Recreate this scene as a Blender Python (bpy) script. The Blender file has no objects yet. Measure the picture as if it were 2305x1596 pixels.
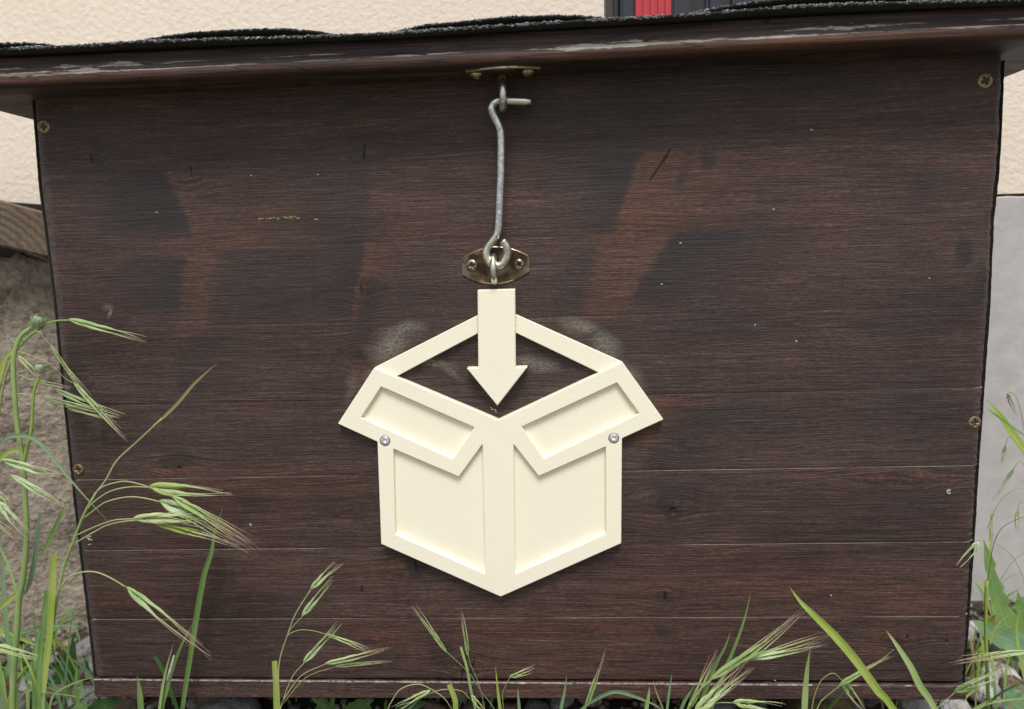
import bpy, bmesh, math, random
from mathutils import Vector, Matrix, noise, geometry
random.seed(7)
S = bpy.context.scene
C = S.collection
R = math.radians

# ------------------------------------------------------------------ camera
CX, CY, F = 1152.5, 798.0, 1660.0          # measured on the photograph at 2305 px width
YAW, PITCH, ROLL = -.0563, .1343, -.0289
CAM = Vector((.3045, -.4349, .2678))
FW = Vector((math.sin(YAW)*math.cos(PITCH), math.cos(YAW)*math.cos(PITCH), -math.sin(PITCH)))
_r0 = Vector((math.cos(YAW), -math.sin(YAW), 0)); _u0 = _r0.cross(FW)
RT = math.cos(ROLL)*_r0 + math.sin(ROLL)*_u0
UP = RT.cross(FW)
cam = bpy.data.objects.new('camera', bpy.data.cameras.new('camera')); C.objects.link(cam)
cam.matrix_world = Matrix(((RT.x, UP.x, -FW.x, CAM.x), (RT.y, UP.y, -FW.y, CAM.y), (RT.z, UP.z, -FW.z, CAM.z), (0, 0, 0, 1)))
cam.data.sensor_width = 36; cam.data.lens = 36*F/2305
cam.data.clip_start = .01; cam.data.clip_end = 400
cam.data.dof.use_dof = True; cam.data.dof.focus_distance = .435; cam.data.dof.aperture_fstop = 7.5
S.camera = cam
# ------------------------------------------------------------------ light
w = bpy.data.worlds.new('World'); S.world = w; w.use_nodes = True
nt = w.node_tree; nt.nodes.clear()
sky = nt.nodes.new('ShaderNodeTexSky'); sky.sky_type = 'NISHITA'; sky.sun_disc = False
sky.sun_elevation = R(58); sky.sun_rotation = R(180); sky.air_density = 1.0; sky.dust_density = 2.0
hs = nt.nodes.new('ShaderNodeHueSaturation'); hs.inputs['Saturation'].default_value = .34
bg = nt.nodes.new('ShaderNodeBackground'); bg.inputs[1].default_value = .068
wo = nt.nodes.new('ShaderNodeOutputWorld')
nt.links.new(sky.outputs[0], hs.inputs['Color']); nt.links.new(hs.outputs[0], bg.inputs[0]); nt.links.new(bg.outputs[0], wo.inputs[0])
sl = bpy.data.lights.new('sun', 'SUN'); sl.energy = 1.5; sl.angle = R(22); sl.color = (1, .985, .965)
sun = bpy.data.objects.new('sun', sl); C.objects.link(sun)
sun.rotation_euler = Vector((-.06, .50, -.865)).to_track_quat('-Z', 'Y').to_euler()
S.view_settings.view_transform = 'Standard'; S.view_settings.look = 'None'
S.view_settings.exposure = .98; S.view_settings.gamma = 1; S.view_settings.use_curve_mapping = False

# ------------------------------------------------------------------ helpers
def ray(px, py): return FW + RT*((px-CX)/F) - UP*((py-CY)/F)
def at(px, py, Y=0.0):                      # photo measurement -> world point on the plane y = Y
    d = ray(px, py); return CAM + d*((Y-CAM.y)/d.y)
def gz(px, py, z):
    d = ray(px, py); return CAM + d*((z-CAM.z)/d.z)
def full(x, y): return (x*2305/3270, y*2305/3270)

def tag(o, label=None, cat=None, group=None, kind=None):
    if label: o['label'] = label
    if cat: o['category'] = cat
    if group: o['group'] = group
    if kind: o['kind'] = kind
    return o
def empty(name, loc, label, cat, group=None):
    o = bpy.data.objects.new(name, None); C.objects.link(o); o.location = loc; o.empty_display_size = .02
    return tag(o, label, cat, group)
def link(name, me, mat=None, parent=None, smooth=False):
    if mat is not None and not me.materials: me.materials.append(mat)
    if smooth:
        for p in me.polygons: p.use_smooth = True
    o = bpy.data.objects.new(name, me); C.objects.link(o)
    if parent is not None:
        o.parent = parent
        # geometry is written in world space; undo the parents' offsets
        off = Vector((0, 0, 0)); p = parent
        while p is not None: off += p.location; p = p.parent
        o.location = -off
    return o
def from_bm(name, bm, mat=None, parent=None, smooth=False):
    me = bpy.data.meshes.new(name); bm.to_mesh(me); bm.free()
    return link(name, me, mat, parent, smooth)
def mesh(name, vs, fs, mat=None, parent=None, smooth=False):
    me = bpy.data.meshes.new(name); me.from_pydata([tuple(v) for v in vs], [], fs); me.update()
    return link(name, me, mat, parent, smooth)
def box_bm(bm, lo, hi, bev=0):
    r = bmesh.ops.create_cube(bm, size=1)
    for v in r['verts']:
        v.co = Vector([(lo[i]+hi[i])/2 + v.co[i]*(hi[i]-lo[i]) for i in range(3)])
    if bev:
        es = list({e for v in r['verts'] for e in v.link_edges})
        bmesh.ops.bevel(bm, geom=es, offset=bev, segments=2, affect='EDGES')
    return bm
def box(name, lo, hi, mat, parent=None, bev=0):
    return from_bm(name, box_bm(bmesh.new(), lo, hi, bev), mat, parent)
def crom(pts, n):
    P = [Vector(p) for p in pts]
    if len(P) < 3 or n < 2:
        return [P[0].lerp(P[-1], i/max(1, n*(len(P)-1))) for i in range(n*(len(P)-1)+1)] if len(P) == 2 else P
    P = [P[0]*2-P[1]] + P + [P[-1]*2-P[-2]]
    out = []
    for i in range(1, len(P)-2):
        a, b, c, d = P[i-1:i+3]
        for k in range(n):
            t = k/n
            out.append(.5*((2*b)+(c-a)*t+(2*a-5*b+4*c-d)*t*t+(3*b-a-3*c+d)*t**3))
    out.append(P[-2]); return out
def tube_data(pts, rad, sides=8, cap=True, vs=None, fs=None):
    vs = [] if vs is None else vs; fs = [] if fs is None else fs
    n = len(pts); base = len(vs)
    t0 = (pts[1]-pts[0]).normalized(); ref = Vector((0, -1, 0)) if abs(t0.y) < .9 else Vector((1, 0, 0))
    nrm = (ref - t0*ref.dot(t0)).normalized()
    for i in range(n):
        t = (pts[min(i+1, n-1)]-pts[max(i-1, 0)]).normalized()
        nrm = (nrm - t*nrm.dot(t)).normalized(); b = t.cross(nrm)
        r = rad(i/(n-1)) if callable(rad) else rad
        for k in range(sides):
            a = 2*math.pi*k/sides
            vs.append(pts[i] + (nrm*math.cos(a)+b*math.sin(a))*r)
    for i in range(n-1):
        for k in range(sides):
            fs.append((base+i*sides+k, base+i*sides+(k+1) % sides, base+(i+1)*sides+(k+1) % sides, base+(i+1)*sides+k))
    if cap:
        fs.append(tuple(base+k for k in range(sides))[::-1]); fs.append(tuple(base+(n-1)*sides+k for k in range(sides)))
    return vs, fs

# ------------------------------------------------------------------ materials
class NT:
    def __init__(s, name):
        s.m = bpy.data.materials.new(name); s.m.use_nodes = True; s.t = s.m.node_tree
        s.b = s.t.nodes['Principled BSDF']
    def n(s, ty, **kw):
        nd = s.t.nodes.new(ty)
        for k, v in kw.items():
            if k in nd.inputs.keys() if isinstance(k, str) else False: pass
            setattr(nd, k, v)
        return nd
    def l(s, a, b): s.t.links.new(a, b)
    def coord(s):
        return s.n('ShaderNodeTexCoord').outputs['Object']
    def mapping(s, vec, loc=(0, 0, 0), rot=(0, 0, 0), sc=(1, 1, 1), ty='POINT'):
        m = s.n('ShaderNodeMapping'); m.vector_type = ty
        m.inputs['Location'].default_value = loc; m.inputs['Rotation'].default_value = rot; m.inputs['Scale'].default_value = sc
        s.l(vec, m.inputs['Vector']); return m.outputs[0]
    def noise(s, vec, scale=1, detail=3, rough=.5, dist=0, w=None):
        m = s.n('ShaderNodeTexNoise'); m.inputs['Scale'].default_value = scale; m.inputs['Detail'].default_value = detail
        m.inputs['Roughness'].default_value = rough; m.inputs['Distortion'].default_value = dist
        if w is not None: m.noise_dimensions = '4D'; s.l(w, m.inputs['W'])
        s.l(vec, m.inputs['Vector']); return m.outputs[0]
    def ramp(s, fac, stops, interp='LINEAR'):
        r = s.n('ShaderNodeValToRGB'); r.color_ramp.interpolation = interp
        while len(r.color_ramp.elements) < len(stops): r.color_ramp.elements.new(.5)
        for e, (p, c) in zip(r.color_ramp.elements, stops):
            e.position = p; e.color = (*c, 1) if len(c) == 3 else c
        s.l(fac, r.inputs[0]); return r.outputs[0]
    def mix(s, fac, a, b, mode='MIX'):
        m = s.n('ShaderNodeMix'); m.data_type = 'RGBA'; m.blend_type = mode
        for x, i in ((fac, 0), (a, 6), (b, 7)):
            if isinstance(x, (int, float)): m.inputs[i].default_value = x
            elif isinstance(x, tuple): m.inputs[i].default_value = (*x, 1)
            else: s.l(x, m.inputs[i])
        return m.outputs[2]
    def math(s, op, a, b=0.0, clamp=False):
        m = s.n('ShaderNodeMath'); m.operation = op; m.use_clamp = clamp
        for x, i in ((a, 0), (b, 1)):
            if isinstance(x, (int, float)): m.inputs[i].default_value = x
            else: s.l(x, m.inputs[i])
        return m.outputs[0]
    def mr(s, x, a, b, c=0, d=1, smooth=False):
        m = s.n('ShaderNodeMapRange'); m.clamp = True
        if smooth: m.interpolation_type = 'SMOOTHSTEP'
        s.l(x, m.inputs[0])
        for i, v in zip((1, 2, 3, 4), (a, b, c, d)): m.inputs[i].default_value = v
        return m.outputs[0]
    def bump(s, h, strength=.3, dist=.001, prev=None):
        b = s.n('ShaderNodeBump'); b.inputs['Strength'].default_value = strength; b.inputs['Distance'].default_value = dist
        s.l(h, b.inputs['Height'])
        if prev is not None: s.l(prev, b.inputs['Normal'])
        return b.outputs[0]
    def done(s, col=None, rough=None, normal=None, metal=None, spec=None):
        for v, k in ((col, 'Base Color'), (rough, 'Roughness'), (normal, 'Normal'), (metal, 'Metallic'), (spec, 'Specular IOR Level')):
            if v is None: continue
            if isinstance(v, tuple): s.b.inputs[k].default_value = (*v, 1)
            elif isinstance(v, (int, float)): s.b.inputs[k].default_value = v
            else: s.l(v, s.b.inputs[k])
        return s.m

# blotches on the stained boards: (x, y, rx, ry, turn in degrees, strength), measured on the photograph
# soft round ones: (plank, x, y, rx, ry, turn, strength); patches between two slanting edges, as the boards' figure shows them:
# (plank, left edge at plank top, at plank bottom, softness, right edge at top, at bottom, softness, strength, from, to)
DARK = [(1, 1588, 362, 24, 22, 0, .8), (6, 500, 1200, 0, 0, 0, 0)][:1] + [(5, 1505, 1145, 22, 40, -25, .8), (5, 1540, 1110, 90, 20, 10, .5), (6, 935, 1275, 30, 26, 0, .8), (6, 1492, 1345, 26, 20, 0, .5), (4, 400, 1040, 46, 22, 0, .8),
        (0, 822, 335, 44, 50, 0, .45), (7, 860, 1480, 60, 30, 0, .5), (7, 1000, 1450, 30, 50, 10, .4), (7, 2015, 1462, 34, 34, 10, .6), (2, 2165, 565, 18, 40, 0, .9), (2, 2200, 650, 20, 60, 10, .6), (3, 1355, 745, 36, 22, 0, .6),
        (7, 1495, 1420, 20, 18, 0, .6), (0, 1200, 250, 70, 60, 10, .4), (0, 1900, 200, 120, 30, 0, .35), (6, 1130, 1290, 120, 24, 0, .3), (5, 560, 1120, 40, 20, 0, .4)]
PDARK = [(0, 183, 215, 6, 205, 250, 24, .55, .5, 1), (1, 235, 215, 60, 371, 446, 5, .9, 0, .85), (1, 600, 620, 90, 828, 828, 10, .5, 0, 1), (2, 290, 280, 70, 420, 402, 8, .85, .08, .8), (2, 492, 468, 14, 815, 792, 5, .62, .02, 1), (2, 725, 755, 34, 816, 792, 5, .8, 0, .72),
         (2, 838, 808, 8, 880, 850, 18, .8, .42, 1), (3, 392, 400, 8, 570, 560, 90, .55, .1, .9), (3, 800, 780, 10, 850, 835, 20, .5, 0, .5), (1, 1290, 1280, 70, 1443, 1378, 6, .9, 0, .95), (1, 1545, 1476, 8, 1562, 1502, 8, .65, 0, .55), (1, 2080, 2030, 10, 2160, 2110, 40, .55, .3, .9),
         (2, 1516, 1400, 8, 1740, 1480, 120, 1, 0, .86), (2, 1325, 1245, 34, 1346, 1308, 10, .6, .2, 1), (3, 1490, 1500, 30, 1760, 1720, 80, .5, 0, .35), (3, 1400, 1330, 30, 1440, 1390, 16, .5, .25, 1), (4, 1560, 1436, 20, 1720, 1580, 110, .65, .2, 1), (2, 900, 900, 60, 1010, 1010, 30, .35, .1, .8),
         (1, 1030, 1010, 40, 1100, 1090, 30, .3, .2, .9), (3, 150, 158, 4, 180, 185, 14, .35, 0, 1), (4, 520, 470, 60, 760, 700, 120, .3, .2, .9), (5, 1750, 1600, 120, 2100, 2080, 60, .25, .2, 1), (6, 340, 330, 60, 520, 560, 90, .3, .3, 1), (7, 1180, 1180, 80, 1400, 1420, 80, .25, 0, .7), (3, 1900, 1880, 90, 2120, 2140, 50, .25, .1, 1),
         (0, 1230, 1200, 90, 1420, 1440, 90, .35, .3, 1), (6, 1500, 1450, 50, 1700, 1650, 90, .3, .5, 1), (7, 500, 520, 60, 620, 640, 60, .3, .3, .9), (4, 1950, 1900, 90, 2150, 2150, 50, .25, 0, .6)]
PORANGE = [(1, 372, 440, 5, 400, 475, 30, .4, 0, .9), (1, 180, 180, 20, 222, 218, 10, .55, .68, 1), (1, 560, 560, 20, 690, 690, 30, .7, .42, .62), (2, 412, 402, 8, 492, 470, 12, .35, .1, 1), (2, 816, 790, 5, 852, 852, 30, .7, 0, 1), (3, 395, 402, 8, 420, 420, 16, .6, 0, .5), (3, 800, 800, 14, 852, 850, 30, .6, .1, .8),
           (1, 1444, 1380, 5, 1640, 1500, 90, .9, 0, 1), (2, 1345, 1306, 14, 1516, 1400, 8, .65, 0, 1), (3, 1270, 1290, 30, 1370, 1360, 30, .75, .0, .16), (3, 1368, 1380, 30, 1440, 1430, 30, .8, .5, 1), (4, 1456, 1410, 14, 1560, 1470, 40, .8, 0, .7), (2, 640, 640, 60, 820, 820, 20, .4, .84, 1), (1, 420, 420, 20, 980, 980, 200, .35, .76, 1),
           (0, 520, 520, 180, 960, 960, 180, .45, .42, .62), (0, 600, 600, 160, 900, 900, 100, .4, .68, .8), (5, 1860, 1880, 120, 2180, 2180, 30, .6, .04, .3), (4, 1100, 1100, 60, 1300, 1300, 60, .4, 0, .3), (5, 430, 400, 60, 860, 860, 60, .3, 0, .35), (6, 820, 820, 40, 900, 900, 40, .5, .1, .5), (7, 800, 820, 30, 900, 880, 30, .5, .1, .6),
           (7, 1020, 1020, 80, 1500, 1500, 100, .35, .05, .3), (6, 1550, 1550, 90, 1900, 1900, 90, .4, .5, .68), (7, 1950, 1940, 20, 2030, 2010, 20, .55, .2, .7), (6, 1980, 1990, 60, 2120, 2120, 40, .45, .5, 1), (6, 220, 220, 40, 420, 420, 60, .35, .5, .9), (5, 330, 330, 30, 420, 420, 40, .4, 0, .6), (4, 350, 350, 30, 440, 440, 30, .7, .72, 1), (0, 1850, 1850, 200, 2200, 2200, 40, .3, .5, .7)]
KNOTS = [(0, 822, 342, 90, 48), (0, 206, 357, 60, 36), (1, 431, 400, 60, 50), (2, 815, 650, 60, 60), (3, 812, 800, 70, 50), (4, 405, 1053, 70, 40), (5, 1505, 1145, 110, 60), (5, 2020, 1078, 190, 50), (5, 830, 1160, 90, 50), (6, 937, 1278, 80, 40), (6, 1492, 1342, 60, 36), (7, 1050, 1500, 80, 70), (7, 2042, 1440, 60, 40), (4, 1560, 1000, 120, 50), (7, 815, 1440, 70, 30)]
PBEVEL_LIT = [(0, 74, 88, 1, 92, 106, 4, .30, .35, 1), (1, 88, 106, 1, 108, 127, 4, .45, 0, 1), (2, 104, 124, 1, 126, 146, 5, .45, 0, 1), (3, 122, 144, 1, 142, 164, 5, .45, 0, 1), (4, 144, 161, 1, 160, 178, 5, .5, 0, 1), (5, 160, 179, 1, 178, 196, 5, .45, 0, 1), (6, 178, 197, 1, 196, 214, 5, .4, 0, 1), (7, 196, 212, 1, 214, 232, 5, .55, 0, 1),
         (1, 2240, 2230, 6, 2262, 2250, 1, .22, 0, 1), (2, 2226, 2218, 6, 2246, 2238, 1, .30, 0, 1), (3, 2212, 2200, 6, 2236, 2225, 1, .30, 0, 1), (4, 2200, 2188, 5, 2225, 2212, 1, .35, 0, 1), (5, 2186, 2178, 5, 2212, 2202, 1, .22, 0, 1), (6, 2176, 2166, 5, 2202, 2190, 1, .22, 0, 1), (7, 2164, 2152, 5, 2192, 2180, 1, .22, 0, 1)]  # grey bands on the edge bevels: sky light and highlights put into the colour
SCUFF = [(880, 775, 66, 34, -28, .9), (905, 745, 70, 20, -8, .8), (1310, 735, 60, 20, 10, .9), (1365, 775, 34, 44, -40, .8), (975, 815, 60, 12, 12, .7), (1010, 835, 40, 10, 40, .5), (1210, 820, 60, 16, 10, .7), (1410, 850, 30, 50, -35, .5),
         (245, 700, 6, 20, 0, .9), (235, 690, 16, 10, 0, .5), (210, 940, 18, 50, 0, .25), (830, 845, 20, 20, 0, .5), (790, 870, 14, 46, 12, .35)]
CRACK = [(1486, 372, 2.4, 44, 33, 1), (1500, 352, 2.4, 18, 24, 1), (821, 342, 2.6, 20, 6, 1), (206, 357, 2.4, 11, -10, 1), (815, 652, 2.2, 9, -12, 1), (405, 1053, 4.5, 4.5, 0, 1), (1514, 1151, 8, 8, 0, .7), (937, 1278, 3, 14, -8, .9),
         (1496, 1342, 2.4, 10, 0, .9), (431, 388, 1.8, 14, -4, .9), (815, 1326, 3, 9, 0, .8), (2042, 1434, 3, 5, 20, 1), (2131, 1443, 4, 4, 0, .9), (1045, 1500, 3, 34, 14, .8), (1063, 1504, 2, 26, 16, .8), (1930, 1520, 3, 7, 30, .8), (2136, 1107, 3, 3, 0, .9)]
def patches(s, vec, lst, pl):
    acc = None; sp = s.n('ShaderNodeSeparateXYZ'); s.l(vec, sp.inputs[0]); X, Zc = sp.outputs[0], sp.outputs[2]
    for (i, lt, lb, ls, rt, rb, rs, st, f0, f1) in lst:
        if i != pl: continue
        def yy(x, k): return JL[k][1]+(JR[k][1]-JL[k][1])*(x-JL[k][0])/(JR[k][0]-JL[k][0])
        def edge(t, b):                      # x as a line in z: x = m*z + c
            a, c = at(t, yy(t, i), 0), at(b, yy(b, i+1), 0); m = (a.x-c.x)/(a.z-c.z); return m, a.x-m*a.z
        zt, zb = at(lt, yy(lt, i), 0).z, at(lb, yy(lb, i+1), 0).z
        m1, c1 = edge(lt, lb); m2, c2 = edge(rt, rb); ul = ls*.000262; ur = rs*.000262
        u = s.math('SUBTRACT', X, s.math('MULTIPLY_ADD', Zc, m1)); u.node.inputs[1].links[0].from_node.inputs[2].default_value = c1
        v = s.math('SUBTRACT', X, s.math('MULTIPLY_ADD', Zc, m2)); v.node.inputs[1].links[0].from_node.inputs[2].default_value = c2
        g = s.math('MULTIPLY', s.mr(u, -1.8*ul, 1.8*ul, 0, st*(1.0 if lst is not PBEVEL_LIT else 1), True), s.mr(v, -1.8*ur, 1.8*ur, 1, 0, True))
        if f0 > 0: zz = zt+(zb-zt)*f0; g = s.math('MULTIPLY', g, s.mr(Zc, zz-.004, zz+.003, 1, 0, True))
        if f1 < 1: zz = zt+(zb-zt)*f1; g = s.math('MULTIPLY', g, s.mr(Zc, zz-.003, zz+.005, 0, 1, True))
        acc = g if acc is None else s.math('MAXIMUM', acc, g)
    return acc
def blots(s, vec, lst, soft, pl=None):
    acc = None
    if pl is not None: lst = [q[1:] for q in lst if q[0] == pl]
    for (x, y, rx, ry, a, st) in lst:
        p = at(x, y, 0); q = at(x+rx, y, 0); r = at(x, y-ry, 0)
        mp = s.mapping(vec, (p.x, 0, p.z), (0, R(a), 0), ((q-p).length*1.25, 1, (r-p).length*1.25), 'TEXTURE')
        g = s.n('ShaderNodeTexGradient'); g.gradient_type = 'SPHERICAL'; s.l(mp, g.inputs[0])
        v = s.mr(g.outputs['Fac'], 0.02, soft, 0, st, True)
        acc = v if acc is None else s.math('MAXIMUM', acc, v)
    return acc
JL = [(80, 222), (102, 395), (110, 568), (127, 741), (145, 912), (165, 1081), (185, 1240), (192, 1395), (207, 1525)]
JR = [(2269, 122), (2262, 311), (2245, 500), (2236, 688), (2223, 873), (2210, 1048), (2200, 1220), (2189, 1388), (2178, 1536)]
def near(lst, pl):                           # only the marks that reach this plank
    out = []
    for q in lst:
        ly = lambda k: JL[k][1]+(JR[k][1]-JL[k][1])*(q[0]-JL[k][0])/(JR[k][0]-JL[k][0])
        ext = max(q[2], q[3])+6
        if q[1]+ext > ly(pl) and q[1]-ext < ly(pl+1): out.append(q)
    return out
def wood_stain(name, marks=True, base=1.0, pl=None):
    s = NT(name); co = s.coord()
    flat = s.n('ShaderNodeVectorMath'); flat.operation = 'MULTIPLY'; s.l(co, flat.inputs[0]); flat.inputs[1].default_value = (1, 0 if marks else 1, 1)
    P = flat.outputs[0]
    rnd = s.n('ShaderNodeObjectInfo').outputs['Random']; rw = s.math('MULTIPLY', rnd, 40)
    # slow waviness of the grain
    wv = s.noise(s.mapping(P, sc=(7, 7, 24)), 1, 2, .5, w=rw)
    wz = s.math('MULTIPLY', s.math('SUBTRACT', wv, .5), .009)
    cmb = s.n('ShaderNodeCombineXYZ'); s.l(wz, cmb.inputs[2])
    add = s.n('ShaderNodeVectorMath'); add.operation = 'ADD'; s.l(P, add.inputs[0]); s.l(cmb.outputs[0], add.inputs[1]); G = add.outputs[0]
    if pl is not None:
        kn = [q for q in KNOTS if q[0] == pl]
        if kn:
            zs = s.n('ShaderNodeSeparateXYZ'); s.l(P, zs.inputs[0]); tot = None
            for (_, kx, ky, krx, kry) in kn:
                b_ = blots(s, P, [(kx, ky, krx, kry, 0, .75)], 1.0); t_ = s.math('MULTIPLY', b_, s.math('SUBTRACT', at(kx, ky, 0).z, zs.outputs[2]))
                tot = t_ if tot is None else s.math('ADD', tot, t_)
            cz = s.n('ShaderNodeCombineXYZ'); s.l(tot, cz.inputs[2]); ad = s.n('ShaderNodeVectorMath'); ad.operation = 'ADD'; s.l(G, ad.inputs[0]); s.l(cz.outputs[0], ad.inputs[1]); G = ad.outputs[0]
    g1 = s.noise(s.mapping(G, sc=(42, 60, 1700)), 1, 4, .62, w=rw)
    g2 = s.noise(s.mapping(G, sc=(9, 60, 820)), 1, 4, .6, w=rw)
    g3 = s.noise(s.mapping(G, sc=(3, 10, 60)), 1, 3, .5, w=rw)
    sp = s.noise(s.mapping(P, sc=(1100, 800, 1500)), 1, 3, .6)
    v = s.math('ADD', s.math('MULTIPLY', g1, .66), s.math('ADD', s.math('MULTIPLY', g2, .24), s.math('MULTIPLY', g3, .14)))
    v = s.math('ADD', v, s.math('MULTIPLY', s.math('SUBTRACT', sp, .5), .34))
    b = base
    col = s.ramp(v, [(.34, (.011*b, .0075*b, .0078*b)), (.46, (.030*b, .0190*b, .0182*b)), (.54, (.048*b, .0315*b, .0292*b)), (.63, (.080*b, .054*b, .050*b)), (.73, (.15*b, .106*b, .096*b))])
    sp2 = s.noise(s.mapping(G, sc=(230, 200, 1250)), 1, 3, .7)
    col = s.mix(1.0, col, s.ramp(sp2, [(.36, (.62, .62, .63)), (.5, (.96, .96, .96)), (.64, (1.42, 1.40, 1.40))]), 'MULTIPLY')
    # broad tone drift
    dr = s.noise(s.mapping(P, sc=(5, 5, 9)), 1, 3, .55)
    col = s.mix(s.mr(dr, .35, .7), col, s.mix(1.0, col, (1.42, 1.14, 1.0), 'MULTIPLY'))
    col = s.mix(s.mr(s.noise(s.mapping(P, loc=(4, 0, 2), sc=(8, 5, 15)), 1, 5, .65), .46, .66, 0, .85), col, s.mix(1.0, col, (.68, .66, .68), 'MULTIPLY'))
    bh = s.math('ADD', s.math('MULTIPLY', g1, .7), s.math('MULTIPLY', g2, .5))
    if marks:
        dn = s.n('ShaderNodeTexNoise'); dn.inputs['Scale'].default_value = 38; dn.inputs['Detail'].default_value = 4; s.l(s.mapping(P, sc=(1, 1, 1.6)), dn.inputs['Vector'])
        ds = s.n('ShaderNodeVectorMath'); ds.operation = 'SUBTRACT'; s.l(dn.outputs['Color'], ds.inputs[0]); ds.inputs[1].default_value = (.5, .5, .5)
        dm = s.n('ShaderNodeVectorMath'); dm.operation = 'MULTIPLY'; s.l(ds.outputs[0], dm.inputs[0]); dm.inputs[1].default_value = (.022, 0, .010)
        da = s.n('ShaderNodeVectorMath'); da.operation = 'ADD'; s.l(P, da.inputs[0]); s.l(dm.outputs[0], da.inputs[1]); D = da.outputs[0]
        def both(x, y):
            if x is None: return y
            return x if y is None else s.math('MAXIMUM', x, y)
        dz = s.n('ShaderNodeVectorMath'); dz.operation = 'ADD'; s.l(P, dz.inputs[0]); dq = s.n('ShaderNodeVectorMath'); dq.operation = 'MULTIPLY'; s.l(ds.outputs[0], dq.inputs[0]); dq.inputs[1].default_value = (.012, 0, .002); s.l(dq.outputs[0], dz.inputs[1])
        md = both(blots(s, D, DARK, .52, pl), patches(s, dz.outputs[0], PDARK, pl)); mo = patches(s, dz.outputs[0], PORANGE, pl); mlit = patches(s, P, PBEVEL_LIT, pl)
        if mo is not None: col = s.mix(s.math('MULTIPLY', mo, s.mr(v, .40, .58, .45, 1.0)), col, s.mix(1.0, col, (1.58, 1.22, .90), 'MULTIPLY'))
        if md is not None: col = s.mix(s.math('MULTIPLY', md, .92), col, s.mix(.55, s.mix(1.0, col, (.42, .48, .55), 'MULTIPLY'), s.mix(s.math('ADD', s.math('MULTIPLY', sp, .6), s.math('MULTIPLY', g1, .4)), (.000, .000, .0005), (.027, .031, .034))))
        if mlit is not None: col = s.mix(s.math('MULTIPLY', mlit, s.mr(s.noise(s.mapping(P, sc=(200, 1, 420)), 1, 5, .8), .38, .66)), col, (.135, .128, .140))
        ms = s.math('MULTIPLY', (blots(s, D, near(SCUFF, pl), .9) or 0.0), s.mr(s.noise(s.mapping(P, sc=(500, 900, 900)), 1, 5, .8), .36, .60))
        col = s.mix(s.math('MULTIPLY', ms, .85), col, (.24, .23, .20))
        mc = (blots(s, s.mix(.92, D, P), near(CRACK, pl), .5) or 0.0)
        col = s.mix(s.math('MULTIPLY', mc, .8) if not isinstance(mc, float) else 0.0, col, (.005, .004, .004))
        bh = s.math('SUBTRACT', bh, s.math('MULTIPLY', mc, 2))
    col = s.mix(1.0, col, (1.13, 1.06, 1.0), 'MULTIPLY')
    # flecks of dust and plaster
    vo = s.n('ShaderNodeTexVoronoi'); vo.inputs['Scale'].default_value = 62; s.l(P, vo.inputs['Vector'])
    sepc = s.n('ShaderNodeSeparateColor'); s.l(vo.outputs['Color'], sepc.inputs[0])
    fl = s.math('MULTIPLY', s.math('LESS_THAN', vo.outputs['Distance'], s.math('MULTIPLY', sepc.outputs[1], .055)), s.math('GREATER_THAN', sepc.outputs[0], .94))
    col = s.mix(s.math('MULTIPLY', fl, .8), col, (.42, .40, .36))
    nb = s.bump(bh, .75, .0006); nb = s.bump(sp2, .45, .0005, nb)
    return s.done(col, s.mr(g2, .3, .7, .46, .66), nb, spec=.4)
M = {}
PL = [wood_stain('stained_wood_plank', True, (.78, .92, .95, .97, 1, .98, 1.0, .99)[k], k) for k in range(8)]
M['trim'] = wood_stain('stained_trim', False, .9); M['rail'] = wood_stain('stained_rail', False, 1.35)
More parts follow.
